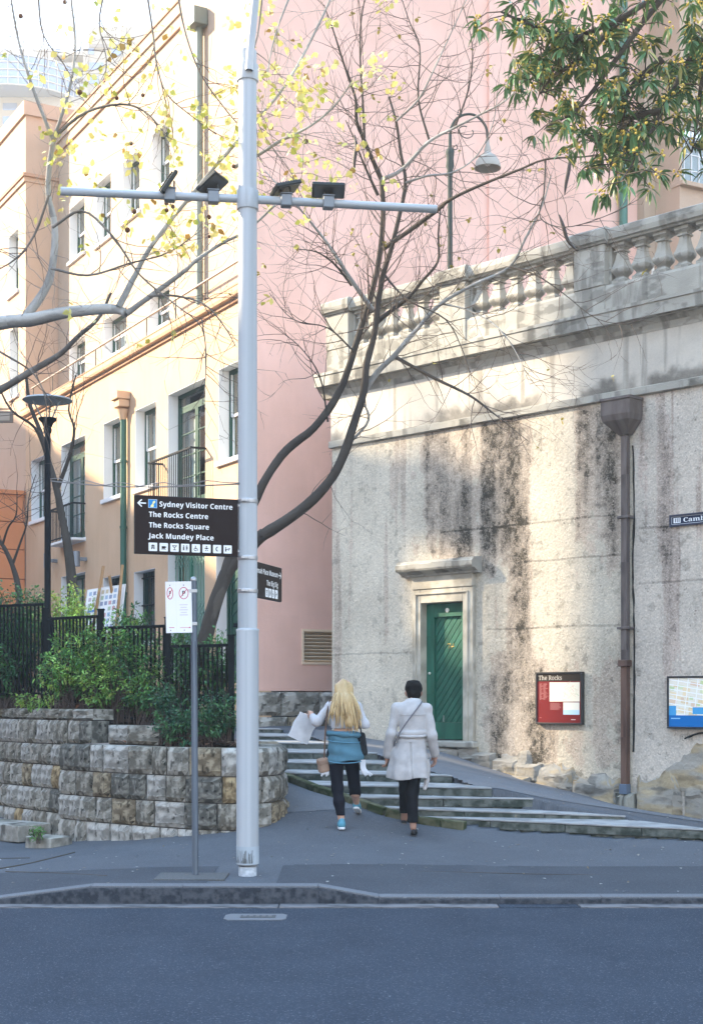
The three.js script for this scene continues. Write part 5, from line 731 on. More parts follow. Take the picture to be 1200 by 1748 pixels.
class Twigs {                                             // fine branching wood, three-sided rods
  constructor() { this.p = []; this.i = []; this.tips = []; }
  seg(a, b, ra, rb) { const d = b.clone().sub(a).normalize(), s = Math.abs(d.y) < .9 ? V(0, 1, 0) : V(1, 0, 0), u = s.cross(d).normalize(), v = d.clone().cross(u), n = this.p.length / 3; for (const [c, r] of [[a, ra], [b, rb]]) for (let k = 0; k < 4; k++) { const t = k * 1.5708; this.p.push(c.x + r * (Math.cos(t) * u.x + Math.sin(t) * v.x), c.y + r * (Math.cos(t) * u.y + Math.sin(t) * v.y), c.z + r * (Math.cos(t) * u.z + Math.sin(t) * v.z)); } for (let k = 0; k < 4; k++) { const q = (k + 1) % 4; this.i.push(n + k, n + q, n + 4 + k, n + q, n + 4 + q, n + 4 + k); } }
  grow(o, dir, len, r, lvl, rnd, up = .12) {
    let p = o.clone(), d = dir.clone().normalize(); const n = Math.max(3, Math.round(len / .11)), st = len / n;
    for (let i = 0; i < n; i++) {
      d.addScaledVector(rdir(rnd), .26).add(V(0, up * .35, 0)); d.z *= .93; d.normalize(); const q = p.clone().addScaledVector(d, st), r0 = r * (1 - .75 * i / n), r1 = r * (1 - .75 * (i + 1) / n); this.seg(p, q, r0, r1); p = q;
      if (lvl > 0 && i > 0 && rnd() < .36) { const sd = d.clone().addScaledVector(rdir(rnd), .95); sd.z *= .7; this.grow(p, sd.normalize(), len * (.3 + .4 * rnd()), Math.max(r1 * .65, .0022), lvl - 1, rnd, up); }
    }
    this.tips.push([p, d]);
  }
  build() { const g = new THREE.BufferGeometry(); g.setAttribute('position', new THREE.Float32BufferAttribute(this.p, 3)); g.setIndex(this.i); g.computeVertexNormals(); return g; }
}
const path = (pts, d0, d1 = d0) => pts.map(([x, y, dd], i) => at(x, y, dd ?? lerp(d0, d1, i / (pts.length - 1))));
function limb(name, parent, pts, r0, r1, m, seed, seg = 9) { return part(name, tube(pts, (t) => lerp(r0, r1, Math.pow(t, .8)), seg, 4, .22, seed), m, parent); }
function sprout(tw, pts, n, len, r, lvl, rnd, t0 = .2, up = .15) { const c = new THREE.CatmullRomCurve3(pts, false, 'centripetal'); for (let i = 0; i < n; i++) { const t = lerp(t0, 1, (i + rnd()) / n), p = c.getPoint(Math.min(t, 1)), tg = c.getTangent(Math.min(t, 1)), d = tg.multiplyScalar(.8).addScaledVector(rdir(rnd), 1.0); d.z *= .6; tw.grow(p, d, len * (.5 + rnd()) * (1.1 - .4 * t), r * (1.2 - .6 * t), lvl, rnd, up); } }
{ // the bare tree that leans across the pole
  const t = thing('bare_tree', 'bare dark branched tree leaning from behind the fence across the pole', 'tree', null, [0, 0, 0]), r = rngOf(31), tw = new Twigs();
  limb('trunk', t, path([[318, 1245], [326, 1200], [336, 1150], [347, 1105], [361, 1050], [378, 1000], [398, 962], [424, 936], [452, 910]], 17.7, 17.5), .105, .074, mBarkDark, 1, 12);
  const A = path([[381, 992], [392, 952], [410, 905], [432, 862], [455, 815], [490, 768], [536, 730], [567, 690], [588, 648], [604, 600], [618, 555], [632, 510], [645, 455], [652, 400], [654, 350], [651, 305]], 17.55, 17.2);
  const B = path([[448, 914], [500, 881], [545, 842], [575, 802], [592, 762], [605, 720], [621, 668], [626, 620], [638, 575], [645, 520], [655, 465], [668, 424], [682, 366], [692, 312], [684, 262], [676, 207], [664, 165]], 17.45, 16.9);
  limb('limb', t, A, .066, .027, mBarkDark, 2, 10); limb('limb', t, B, .072, .012, mBarkDark, 3, 10);
  const more = [
    [[[621, 668], [645, 635], [672, 608], [708, 566], [753, 518], [810, 485], [870, 455], [896, 408], [925, 350], [940, 300]], 17.4, 16.2, .042, .008, 0], [[[672, 608], [740, 645], [801, 675], [835, 700], [860, 720], [900, 752]], 17.3, 16.4, .024, .005, 0], [[[641, 552], [668, 530], [696, 509], [722, 478], [747, 447], [748, 400], [752, 350]], 17.3, 16.8, .032, .008, 0],
    [[[636, 530], [615, 500], [594, 470], [575, 440], [557, 413], [535, 385], [515, 360], [480, 322], [452, 291]], 17.3, 16.4, .034, .006, 0], [[[600, 487], [570, 450], [540, 430], [505, 425]], 17.2, 16.6, .018, .005, 0], [[[651, 307], [634, 268], [620, 236], [609, 207], [607, 169], [596, 135], [584, 100], [570, 55], [553, 8]], 17.2, 16.2, .030, .006, 0],
    [[[651, 307], [684, 291], [733, 241], [776, 218], [820, 195], [862, 172], [900, 130]], 17.2, 16, .030, .006, 0], [[[655, 424], [691, 399], [745, 360], [768, 341], [825, 314], [880, 292], [931, 272], [1020, 264], [1123, 222]], 17.2, 15, .034, .005, 0], [[[622, 236], [619, 170], [615, 100], [616, 40], [624, -10]], 17.1, 16.8, .017, .006, 0],
    [[[676, 207], [714, 170], [740, 120], [768, 60], [800, -10]], 16.9, 16.2, .014, .005, 0], [[[733, 241], [714, 170], [716, 77], [700, 40], [683, -10]], 17, 16.6, .014, .005, 0], [[[776, 218], [800, 150], [806, 80], [790, 10]], 16.8, 16.3, .012, .004, 0], [[[692, 312], [730, 300], [770, 295], [810, 270], [840, 215], [850, 150]], 17, 16, .017, .004, 0], [[[645, 333], [630, 300], [617, 270], [606, 240], [590, 205]], 17.2, 16.7, .02, .005, 0],
    [[[648, 458], [675, 492], [700, 515], [760, 545], [790, 600], [806, 650]], 17.2, 16.4, .016, .004, 0], [[[753, 518], [800, 530], [850, 560], [885, 610], [905, 660]], 16.9, 16, .012, .003, 0], [[[870, 455], [915, 470], [960, 500], [1020, 545], [1080, 555]], 16.3, 15.4, .011, .003, 0], [[[931, 272], [928, 330], [922, 372], [960, 388], [1030, 370], [1090, 340]], 15.9, 15.2, .010, .003, 0], [[[592, 762], [630, 715], [622, 690]], 17.4, 17.3, .02, .01, 0],
    [[[560, 720], [545, 640], [510, 590], [470, 560]], 17.4, 16.8, .012, .003, 0], [[[604, 600], [560, 560], [500, 545], [460, 500]], 17.3, 16.5, .012, .003, 0],
  ];
  more.forEach(([p, d0, d1, r0, r1], i) => { const q = path(p, d0, d1); limb(i < 8 ? 'branch' : 'bough', t, q, r0, r1, i % 3 ? mBarkDark : mBarkPale, 10 + i, 6); sprout(tw, q, Math.round(p.length * 3.3), .66, .0054, 2, r, .12, .12); });
  sprout(tw, A.slice(8), 20, .75, .008, 2, r, .1, .2); sprout(tw, B.slice(7), 22, .75, .008, 2, r, .1, .2); sprout(tw, B.slice(0, 5), 6, .7, .006, 2, r, .2, -.1);
  part('twig', tw.build(), mTwig, t).userData.kind = 'stuff';
  const lv = new Leaves(); for (const [p, d] of tw.tips) if (r() < .035) for (let k = 0; k < 3; k++) lv.add(p, rdir(r), V(0, 1, 0), .05, .04, [.38, .33, .06]); const lf = part('leaf', lv.build(), mLeaf, t); lf.userData.kind = 'stuff';
  for (const [px, py, rot, l] of [[957, 398, .3, .2], [968, 298, -.05, .22], [605, 262, 0, .2]]) { const c = at(px, py, 16), pd = part('seed_pod', tube([c.clone().add(V(-.02 * Math.sign(rot), l, 0)), c.clone().add(V(.02, l * .4, .01)), c.clone().add(V(.25 * rot, -l * .4, 0)), c.clone().add(V(.6 * rot, -l, 0))], (q) => .022 * Math.sin(Math.PI * (.12 + .8 * q)), 7, 4), mat([.03, .018, .014], .6), t); }
}
{ // the plane tree reaching in from the left, still holding pale yellow leaves
  const t = thing('plane_tree', 'pale limbed plane tree with sparse yellow leaves reaching in from the left', 'tree', null, [0, 0, 0]), r = rngOf(47), tw = new Twigs(), tl = new Twigs();
  limb('trunk', t, [V(-6.4, .0, -14.2), V(-6.3, 2.2, -14.3), V(-6.1, 4, -14.4), V(-5.6, 5.0, -14.6), at(-140, 575, 14.8)], .24, .13, mBarkPale, 40, 14);
  limb('trunk', t, [V(-6.1, 4, -14.4), V(-5.9, 5.6, -14.5), V(-5.2, 7.2, -14.6), at(-60, 60, 14.6)], .17, .06, mBarkPale, 41, 12);
  const L = [
    [[[-160, 590], [-60, 562], [0, 551], [50, 546], [100, 536], [150, 529], [200, 528], [216, 535]], 14.8, 14.4, .088, .042, 1], [[[40, 548], [62, 518], [80, 490], [90, 455], [94, 385], [83, 332], [85, 285], [91, 241]], 14.7, 14.4, .05, .024, 1], [[[91, 241], [66, 175], [45, 115], [31, 63], [21, 7], [14, -40]], 14.4, 14, .02, .008, 1], [[[91, 241], [105, 200], [122, 140], [129, 70], [122, 0], [118, -50]], 14.4, 14.1, .02, .007, 1],
    [[[91, 236], [147, 192], [210, 178], [245, 189], [273, 217], [290, 250]], 14.4, 13.8, .016, .005, 0], [[[-120, 720], [0, 666], [52, 635], [105, 603], [133, 575], [168, 544], [190, 500]], 15.6, 15.0, .05, .014, 0], [[[203, 524], [218, 495], [231, 470], [252, 430], [290, 378], [325, 336], [371, 280], [420, 224], [488, 145], [553, 23], [575, -30]], 14.4, 14.6, .034, .010, 1], [[[217, 535], [262, 502], [315, 463], [336, 444], [380, 415], [420, 395], [470, 350]], 14.4, 14.2, .030, .010, 1],
    [[[400, 285], [440, 265], [480, 240], [530, 215], [572, 180], [600, 140]], 14.6, 14.2, .022, .006, 1], [[[300, -30], [318, 60], [345, 130], [380, 180], [420, 230], [452, 285]], 13.8, 14, .012, .004, 0], [[[250, -20], [262, 60], [268, 110], [285, 160], [330, 200], [370, 230]], 13.6, 13.8, .012, .004, 0], [[[180, -20], [170, 40], [182, 100], [180, 135]], 13.6, 13.6, .010, .004, 0], [[[65, -20], [75, 60], [110, 110], [120, 130]], 13.8, 14, .010, .004, 0],
    [[[90, 388], [140, 360], [190, 400], [240, 470], [300, 520], [345, 560], [352, 640]], 14.2, 13.8, .016, .004, 0], [[[255, 505], [300, 505], [350, 520], [385, 560], [402, 590]], 14.3, 13.9, .014, .004, 0], [[[345, 545], [352, 600], [350, 660], [340, 720]], 13.9, 13.9, .008, .003, 0], [[[84, 333], [60, 400], [30, 440], [-20, 470]], 14.4, 14.6, .014, .006, 0], [[[450, -30], [440, 60], [420, 140], [445, 220], [500, 300], [520, 350]], 13.9, 14, .010, .003, 0], [[[500, -20], [470, 60], [455, 130]], 14, 14, .012, .005, 1],
    [[[0, 600], [60, 640], [80, 690], [75, 740]], 15, 15, .013, .004, 0], [[[88, 458], [150, 470], [220, 450], [290, 430], [360, 380]], 14.2, 14, .014, .004, 0],
  ];
  const lv = new Leaves(), fr = [];
  L.forEach(([p, d0, d1, r0, r1, pale], i) => { const q = path(p, d0, d1); limb(i < 8 ? 'limb' : 'bough', t, q, r0, r1, pale ? mBarkPale : mBarkMid, 50 + i, i < 8 ? 9 : 6); sprout(pale ? tl : tw, q, Math.round(p.length * (i === 0 ? 2.4 : 3.0)), .55, .005, 2, r, .25, .03); });
  part('twig', tw.build(), mTwigMid, t).userData.kind = 'stuff'; part('pale_twig', tl.build(), mTwigPale, t).userData.kind = 'stuff';
  const tips = [...tw.tips, ...tl.tips];
  for (const [p] of tips) {
    const px = CX + F * p.x / -p.z, py = HORIZON - F * (p.y - EYE) / -p.z, w = py < 430 && px > 60 ? .36 + .32 * sst(300, 520, px) * sst(330, 120, py) : py < 640 ? .035 : 0; if (r() > w) { if (r() < .05 && py < 420) fr.push(plain(new THREE.IcosahedronGeometry(.017 + .01 * r(), 1).translate(p.x, p.y - .07, p.z)), rod(p, p.clone().add(V(0, -.06, 0)), .0015, .0015, 3)); continue; }
    for (let k = 0; k < 2 + r() * 4; k++) { const o = p.clone().addScaledVector(rdir(r), .06), k2 = r(), col = k2 < .07 ? [.40, .26, .07] : k2 < .2 ? [.48, .52, .10] : [.82, .73 + .06 * r(), .26]; const d = rdir(r); d.y = -Math.abs(d.y) * .6; lv.add(o, d.normalize(), rdir(r), .042 + .04 * r(), .038 + .036 * r(), col, .2); }
  }
  part('foliage', lv.build(), mLeaf, t).userData.kind = 'stuff'; part('seed_ball', merge(fr), mat([.14, .07, .04], .9), t).userData.kind = 'stuff';
}
{ // two slim trees further back at the left
  const mk = (label, limbs, d, seed, n) => { const t = thing('slim_tree', label, 'tree'), r = rngOf(seed), tw = new Twigs(); limbs.forEach(([p, r0, r1], i) => { const q = path(p, d, d - .3 * i); limb(i ? 'branch' : 'trunk', t, q, r0, r1, mBarkDark, seed + i, 8); sprout(tw, q, n, .9, .007, 2, r, .45, .15); }); part('twig', tw.build(), mTwig, t).userData.kind = 'stuff'; };
  mk('slim dark forked tree standing behind the fence beside the lamp post', [[[[126, 1090], [124, 1000], [119, 950], [112, 910], [104, 870], [96, 828], [82, 782], [70, 738], [52, 690], [45, 640]], .085, .02], [[[98, 835], [112, 800], [124, 760], [127, 730], [118, 700], [130, 640]], .035, .01], [[[82, 782], [60, 730], [20, 700], [-10, 640]], .03, .01]], 20.6, 61, 9);
  mk('thin crooked bare tree before the orange wing at the left edge', [[[[36, 1060], [32, 1003], [22, 965], [8, 935], [-12, 905], [-20, 840]], .055, .02], [[[22, 965], [36, 925], [46, 895], [50, 850], [62, 810]], .022, .006], [[[5, 930], [15, 900], [28, 880], [30, 840]], .02, .006]], 22, 67, 8);
}
{ // the broad-leaved evergreen overhanging from the top right
  const t = thing('evergreen_tree', 'broad leaved evergreen with yellow flower buds hanging in at the top right', 'tree'), r = rngOf(83), lv = new Leaves(), bd = [], tw = new Twigs();
  limb('trunk', t, [V(8.5, 0, -12), V(8.4, 3, -12.1), V(7.9, 6, -12.2), V(7, 8, -12.3)], .28, .16, mBarkDark, 90, 12);
  const boughs = [[[1320, -120], [1230, 20], [1170, 110], [1130, 190], [1090, 260], [1060, 310]], [[1280, -140], [1150, -30], [1060, 30], [980, 60], [900, 40], [855, 20]], [[1150, -30], [1080, 60], [1030, 130], [980, 190], [935, 215]], [[1060, 30], [990, 100], [945, 130], [920, 160]], [[1230, 20], [1200, 120], [1190, 200], [1180, 260]], [[1130, 190], [1080, 200], [1040, 240], [1000, 230]], [[1130, 100], [1070, 160], [1060, 230], [1040, 290]], [[1280, 0], [1220, 60], [1180, 150]], [[1000, 60], [930, 90], [915, 120]]];
  const spots = [];
  boughs.forEach((b, i) => { const p = path(b, 12.6 - .1 * i, 11.8 + .12 * i); limb('bough', t, p, .035, .008, mBarkDark, 91 + i, 6); const c = new THREE.CatmullRomCurve3(p); for (let k = 0; k < 19; k++) { const q = c.getPoint(lerp(.15, 1, k / 18)); for (let m = 0; m < 2; m++) { const e = q.clone().add(V((r() - .5) * .52, (r() - .5) * .4, (r() - .5) * .7)); tw.seg(q, q.clone().lerp(e, .6).add(V(0, .03, 0)), .006, .005); tw.seg(q.clone().lerp(e, .6).add(V(0, .03, 0)), e, .005, .004); spots.push(e); } } });
  for (let k = 0; k < 330; k++) { const px = lerp(850, 1290, Math.sqrt(r())), py = lerp(-110, 330, r()); if (py > lerp(40, 250, sst(840, 1000, px)) + (px > 1010 && px < 1085 ? 85 : 0) || fbm(px / 46, py / 46, 7, 3) < .48) continue; spots.push(at(px, py, lerp(11.6, 13.4, r()))); }
  for (const s of spots) {
    const ax = rdir(r); ax.y = -.3 - .5 * Math.abs(ax.y); ax.normalize(); const tone = .55 + .6 * r(), n = 6 + (r() * 5 | 0);
    for (let k = 0; k < n; k++) { const d = ax.clone().multiplyScalar(.75).addScaledVector(rdir(r), .75).normalize(), y = r() < .14; lv.add(s.clone().addScaledVector(d, .012), d, V(0, 1, 0).addScaledVector(rdir(r), .4), .085 + .07 * r(), .026 + .014 * r(), y ? [.48, .44, .16] : [.14 * tone, .27 * tone, .11 * tone], .25); }
    if (r() < .62) for (let k = 0; k < 7; k++) { const q = s.clone().addScaledVector(rdir(r), .035); bd.push(plain(new THREE.IcosahedronGeometry(.007 + .007 * r(), 0).translate(q.x, q.y, q.z))); }
  }
  part('twig', tw.build(), mBarkDark, t).userData.kind = 'stuff'; part('foliage', lv.build(), mLeafWaxy, t).userData.kind = 'stuff'; part('flower_bud', merge(bd), mat([.62, .44, .10], .8), t).userData.kind = 'stuff';
}
function shrub(name, label, cat, blobs, leafLen, cols, seed, n, spread = 1) {  // blobs: px, py, d, rx, ry, rz
  const t = thing(name, label, cat, null), r = rngOf(seed), lv = new Leaves(), tw = new Twigs(), tot = blobs.reduce((s, b) => s + b[3] * b[4], 0);
  for (const [px, py, d, rx, ry, rz, base] of blobs) {
    const c = at(px, py, d), N = Math.round(n * rx * ry / tot), root = V(c.x, base ?? c.y - ry, c.z), sprigs = Math.max(6, N / 26 | 0);
    for (let s = 0; s < sprigs; s++) {
      const o = rdir(r), k = Math.pow(r(), .4), e = c.clone().add(V(o.x * rx * k, o.y * ry * k, o.z * rz * k)), st = root.clone().add(V((r() - .5) * rx, 0, (r() - .5) * rz)), mid = st.clone().lerp(e, .55).add(V((r() - .5) * .12, .1, (r() - .5) * .1));
      tw.seg(st, mid, .005, .004); tw.seg(mid, e, .004, .0025); const tip = e.clone().addScaledVector(o, .12 * spread * r()).add(V(0, .05, 0)); tw.seg(e, tip, .0025, .0015);
      const tone = cols[r() * cols.length | 0], b = 1.15 + .95 * r();
      for (let q = 0; q < 26; q++) { const f = r(), p = (f < .6 ? mid.clone().lerp(e, .35 + .65 * r()) : e.clone().lerp(tip, r())).addScaledVector(rdir(r), .05), dd = rdir(r).addScaledVector(o, .5).add(V(0, .15, 0)).normalize(); lv.add(p, dd, V(0, 1, 0).addScaledVector(rdir(r), .6), leafLen * (.6 + .7 * r()), leafLen * (.36 + .2 * r()), tone.map((x) => x * b * (.85 + .3 * r())), .2); }
    }
  }
  part('stem', tw.build(), mTwig, t).userData.kind = 'stuff'; part('foliage', lv.build(), mLeaf, t).userData.kind = 'stuff'; return t;
}
{
  const dk = [[.035, .09, .035], [.05, .13, .045], [.075, .17, .05]], md = [[.06, .15, .045], [.09, .2, .05], [.13, .25, .06]], lt = [[.16, .27, .06], [.24, .34, .08], [.36, .42, .10]];
  shrub('shrub', 'dense dark green shrub filling the fence at the far left', 'shrub', [[-20, 1090, 19.4, .7, .75, .4, 1.6], [35, 1050, 19.9, .42, .45, .35, 1.7], [40, 1130, 19.2, .5, .5, .35, 1.6]], .062, dk, 1, 8200);
  shrub('shrub', 'light yellow green shrub glowing behind the lamp post and fence', 'shrub', [[115, 1030, 19.8, .3, .24, .3, 1.7], [140, 1060, 19.5, .3, .3, .3, 1.7], [95, 1080, 19.3, .25, .35, .3, 1.6]], .06, lt, 2, 2600);
  shrub('shrub', 'wide mid green shrub growing through the second fence panel', 'shrub', [[120, 1140, 18.3, .42, .42, .3, 1.5], [165, 1120, 18.2, .36, .36, .3, 1.45], [190, 1170, 17.9, .4, .3, .25, 1.4]], .058, [...md, lt[0], lt[1]], 3, 5600);
  shrub('shrub', 'loose leafy shrub behind the third fence panel right of centre post', 'shrub', [[230, 1120, 18.1, .36, .42, .3, 1.35], [255, 1170, 17.6, .36, .3, .25, 1.3], [225, 1075, 18.4, .22, .3, .2, 1.4], [205, 1120, 17.9, .3, .4, .25, 1.35]], .056, [...dk, ...md, lt[0]], 4, 6000);
  shrub('shrub', 'open green shrub around the leaning trunk behind the last fence panel', 'shrub', [[320, 1150, 17.6, .36, .36, .25, 1.25], [370, 1140, 17.4, .26, .36, .2, 1.2], [310, 1100, 18, .22, .25, .2, 1.3], [375, 1190, 17.3, .25, .35, .2, 1.2]], .055, [...dk, md[0], md[1]], 5, 4600);
  shrub('shrub', 'low spreading shrub spilling over the top of the stone wall', 'shrub', [[300, 1235, 16.75, .26, .2, .16, 1.15], [345, 1240, 16.7, .3, .22, .14, 1.15], [380, 1215, 16.8, .2, .3, .12, 1.15], [285, 1200, 17.0, .2, .2, .15, 1.2]], .055, [[.03, .085, .045], [.045, .11, .05], [.06, .13, .05]], 6, 3400);
  shrub('grass_tuft', 'small tuft of fresh green growth on the upper wall ledge', 'plant', [[50, 1197, 18.6, .16, .07, .1, 1.55], [85, 1198, 18.4, .12, .06, .1, 1.55]], .05, lt, 7, 420, .5);
  shrub('weed', 'little green weed sprouting at the foot of the wall corner', 'plant', [[66, 1426, 16.9, .05, .05, .05, .06]], .045, md, 8, 110, .3);
  // dry leaves on soil and litter on the paving
  const r = rngOf(99), lv = new Leaves(); for (let i = 0; i < 260; i++) { const s = wallLen * r(), q = wallAt(s), p = q.p.clone().addScaledVector(q.n, -.28 - .3 * r()).setY((s < sJog ? 1.63 : 1.22) + .04 * r()); const d = rdir(r); d.y *= .2; lv.add(p, d.normalize(), V(0, 1, 0), .06 + .05 * r(), .03 + .03 * r(), r() < .5 ? [.24, .10, .05] : [.30, .20, .12]); }
  const dl = mesh('dry_leaves', lv.build(), mLeaf); dl.userData = { label: 'dry brown leaves scattered on the soil behind the stone wall', kind: 'stuff' };
  const l2 = new Leaves(); for (let i = 0; i < 420; i++) { const x = lerp(-4.5, 5, r()), z = i < 300 ? lerp(-12.5, -17.5, Math.pow(r(), .8)) : lerp(-17, -21, r()); if (z < -15.8 && x < -.9) continue; let y = ground(x, z) + .012; if (insidePoly(x, z, stairPoly)) { let h = .3; for (let k = 0; k < 10; k++) { const a = STEPS[k].L, b = STEPS[k].R, zz = lerp(a.z, b.z, (x - a.x) / (b.x - a.x)); if (z < zz) h = STEPS[k].y; } y = h + .006; } const d = rdir(r); d.y *= .12; const w = r() < .45; lv2(x, y, z, d, w); } function lv2(x, y, z, d, w) { l2.add(V(x, y, z), d.normalize(), V(0, 1, 0), .018 + .03 * r(), .012 + .02 * r(), w ? [.5, .48, .43] : [.26, .19, .11], .02); }
  const li = mesh('leaf_litter', l2.build(), mLeaf); li.userData = { label: 'pale petals and leaf litter scattered over the pavement', kind: 'stuff' };
}
// ---------------------------------------------------------------- people: bodies and clothes meshed from smooth distance fields
function netMesh(f, lo, hi, h) {                          // surface nets
  const nx = Math.ceil((hi[0] - lo[0]) / h) + 1, ny = Math.ceil((hi[1] - lo[1]) / h) + 1, nz = Math.ceil((hi[2] - lo[2]) / h) + 1, D = new Float32Array(nx * ny * nz), id = (i, j, k) => (k * ny + j) * nx + i;
  for (let k = 0; k < nz; k++) for (let j = 0; j < ny; j++) for (let i = 0; i < nx; i++) D[id(i, j, k)] = f(lo[0] + i * h, lo[1] + j * h, lo[2] + k * h);
  const vi = new Int32Array(nx * ny * nz).fill(-1), P = [], I = [];
  for (let k = 0; k < nz - 1; k++) for (let j = 0; j < ny - 1; j++) for (let i = 0; i < nx - 1; i++) {
    let sx = 0, sy = 0, sz = 0, n = 0; const c = []; for (let q = 0; q < 8; q++) c.push(D[id(i + (q & 1), j + ((q >> 1) & 1), k + (q >> 2))]);
    for (const [a, b] of [[0, 1], [2, 3], [4, 5], [6, 7], [0, 2], [1, 3], [4, 6], [5, 7], [0, 4], [1, 5], [2, 6], [3, 7]]) if ((c[a] < 0) !== (c[b] < 0)) { const t = c[a] / (c[a] - c[b]); sx += lerp(a & 1, b & 1, t); sy += lerp((a >> 1) & 1, (b >> 1) & 1, t); sz += lerp(a >> 2, b >> 2, t); n++; }
    if (n) { vi[id(i, j, k)] = P.length / 3; P.push(lo[0] + (i + sx / n) * h, lo[1] + (j + sy / n) * h, lo[2] + (k + sz / n) * h); }
  }
  for (let k = 1; k < nz - 1; k++) for (let j = 1; j < ny - 1; j++) for (let i = 1; i < nx - 1; i++) {
    const a = D[id(i, j, k)] < 0, q = (A, B, C, E, flip) => { if (A < 0 || B < 0 || C < 0 || E < 0) return; flip ? I.push(A, C, B, A, E, C) : I.push(A, B, C, A, C, E); };
    if (a !== (D[id(i + 1, j, k)] < 0)) q(vi[id(i, j - 1, k - 1)], vi[id(i, j, k - 1)], vi[id(i, j, k)], vi[id(i, j - 1, k)], !a);
    if (a !== (D[id(i, j + 1, k)] < 0)) q(vi[id(i - 1, j, k - 1)], vi[id(i - 1, j, k)], vi[id(i, j, k)], vi[id(i, j, k - 1)], !a);
    if (a !== (D[id(i, j, k + 1)] < 0)) q(vi[id(i - 1, j - 1, k)], vi[id(i, j - 1, k)], vi[id(i, j, k)], vi[id(i - 1, j, k)], !a);
  }
  const g = new THREE.BufferGeometry(); g.setAttribute('position', new THREE.Float32BufferAttribute(P, 3)); g.setIndex(I); g.computeVertexNormals();
  const uv = new Float32Array(P.length / 3 * 2); for (let i = 0; i < P.length / 3; i++) { uv[i * 2] = P[i * 3] + P[i * 3 + 2] * .7; uv[i * 2 + 1] = P[i * 3 + 1]; } g.setAttribute('uv', new THREE.BufferAttribute(uv, 2)); return g;
}
// a tapered capsule from a to b; fx, fz squash it about its axis across x or z
const capD = (a, b, ra, rb, fz = 1, fx = 1) => { const ab = [b[0] - a[0], b[1] - a[1], b[2] - a[2]], L = ab[0] ** 2 + ab[1] ** 2 + ab[2] ** 2 || 1e-9; return (x, y, z) => { let t = ((x - a[0]) * ab[0] + (y - a[1]) * ab[1] + (z - a[2]) * ab[2]) / L; t = t < 0 ? 0 : t > 1 ? 1 : t; return Math.hypot((x - a[0] - ab[0] * t) * fx, y - a[1] - ab[1] * t, (z - a[2] - ab[2] * t) * fz) - ra - (rb - ra) * t; }; };
const smin = (a, b, k) => { const h = Math.max(k - Math.abs(a - b), 0) / k; return Math.min(a, b) - h * h * k * .25; };
const blend = (list, k) => (x, y, z) => { let d = 1e3; for (const f of list) d = smin(d, f(x, y, z), k); return d; };
// hand: palm and five separate curled fingers; w wrist, dir pointing to the finger tips, side towards the thumb
function handGeo(w, dir, side, curl = .5, h = .0032) {
  const D = V(...dir).normalize(), S = V(...side).addScaledVector(D, -V(...side).dot(D)).normalize(), N = D.clone().cross(S), L = [], pt = (f, s, n) => { const q = V(...w).addScaledVector(D, f).addScaledVector(S, s).addScaledVector(N, n); return [q.x, q.y, q.z]; };
  const palm = blend([capD(pt(-.01, 0, 0), pt(.03, 0, 0), .025, .024), capD(pt(.02, .018, 0), pt(.075, .024, 0), .017, .0125), capD(pt(.02, -.016, 0), pt(.07, -.024, 0), .016, .012), capD(pt(.02, 0, 0), pt(.078, 0, 0), .018, .0125)], .02);
  const finger = (s, len, f0) => { const c = curl, a = pt(f0, s, 0), b = pt(f0 + len * .45 * Math.cos(c * .6), s * 1.08, -len * .45 * Math.sin(c * .6)), e = pt(f0 + len * (.45 * Math.cos(c * .6) + .3 * Math.cos(c * 1.6)), s * 1.1, -len * (.45 * Math.sin(c * .6) + .3 * Math.sin(c * 1.6))), g = pt(f0 + len * (.45 * Math.cos(c * .6) + .3 * Math.cos(c * 1.6) + .22 * Math.cos(c * 2.4)), s * 1.1, -len * (.45 * Math.sin(c * .6) + .3 * Math.sin(c * 1.6) + .22 * Math.sin(c * 2.4))); return blend([capD(a, b, .0092, .0084), capD(b, e, .0084, .0078), capD(e, g, .0078, .0068)], .004); };
  const F5 = [finger(.027, .072, .076), finger(.009, .081, .08), finger(-.009, .075, .078), finger(-.026, .058, .072), blend([capD(pt(.018, .022, -.004), pt(.045, .043, -.014), .013, .0105), capD(pt(.045, .043, -.014), pt(.072, .050, -.022), .0105, .0085)], .006)];
  const f = (x, y, z) => { let d = palm(x, y, z); for (const q of F5) d = smin(d, q(x, y, z), .006); return d; }, c = pt(.06, .005, -.02); return netMesh(f, c.map((q) => q - .115), c.map((q) => q + .115), h);
}
const weave = repeat(pixels(256, 256, (u, v) => { const k = .84 + .30 * (fbm(u * 6, v * 6, 500, 4, 6) - .5) + .10 * (hash2(u * 256 | 0, v * 256 | 0, 500) - .5); return [k, k, k]; }), .4), weaveBump = bumpy(.12, 30, 500, .4);
const cloth = (rgb, seed, rough = .9) => mat(rgb.map((q) => q / .84), rough, { map: weave, bumpMap: weaveBump, bumpScale: .0015 });
const strand = repeat(pixels(256, 64, (u, v) => { const k = .55 + .45 * vnoise(u * 64, v * 3, 499); return [k, k, k]; }), .05, .5);
const mSkin = cloth([.56, .33, .235], 501, .6, .05), mSkin2 = cloth([.36, .20, .14], 502, .6, .05);
const fold = (x, y, z, s, a, fx = 9, fy = 5) => a * (noise3(x * fx, y * fy, z * fx, s) - .5);
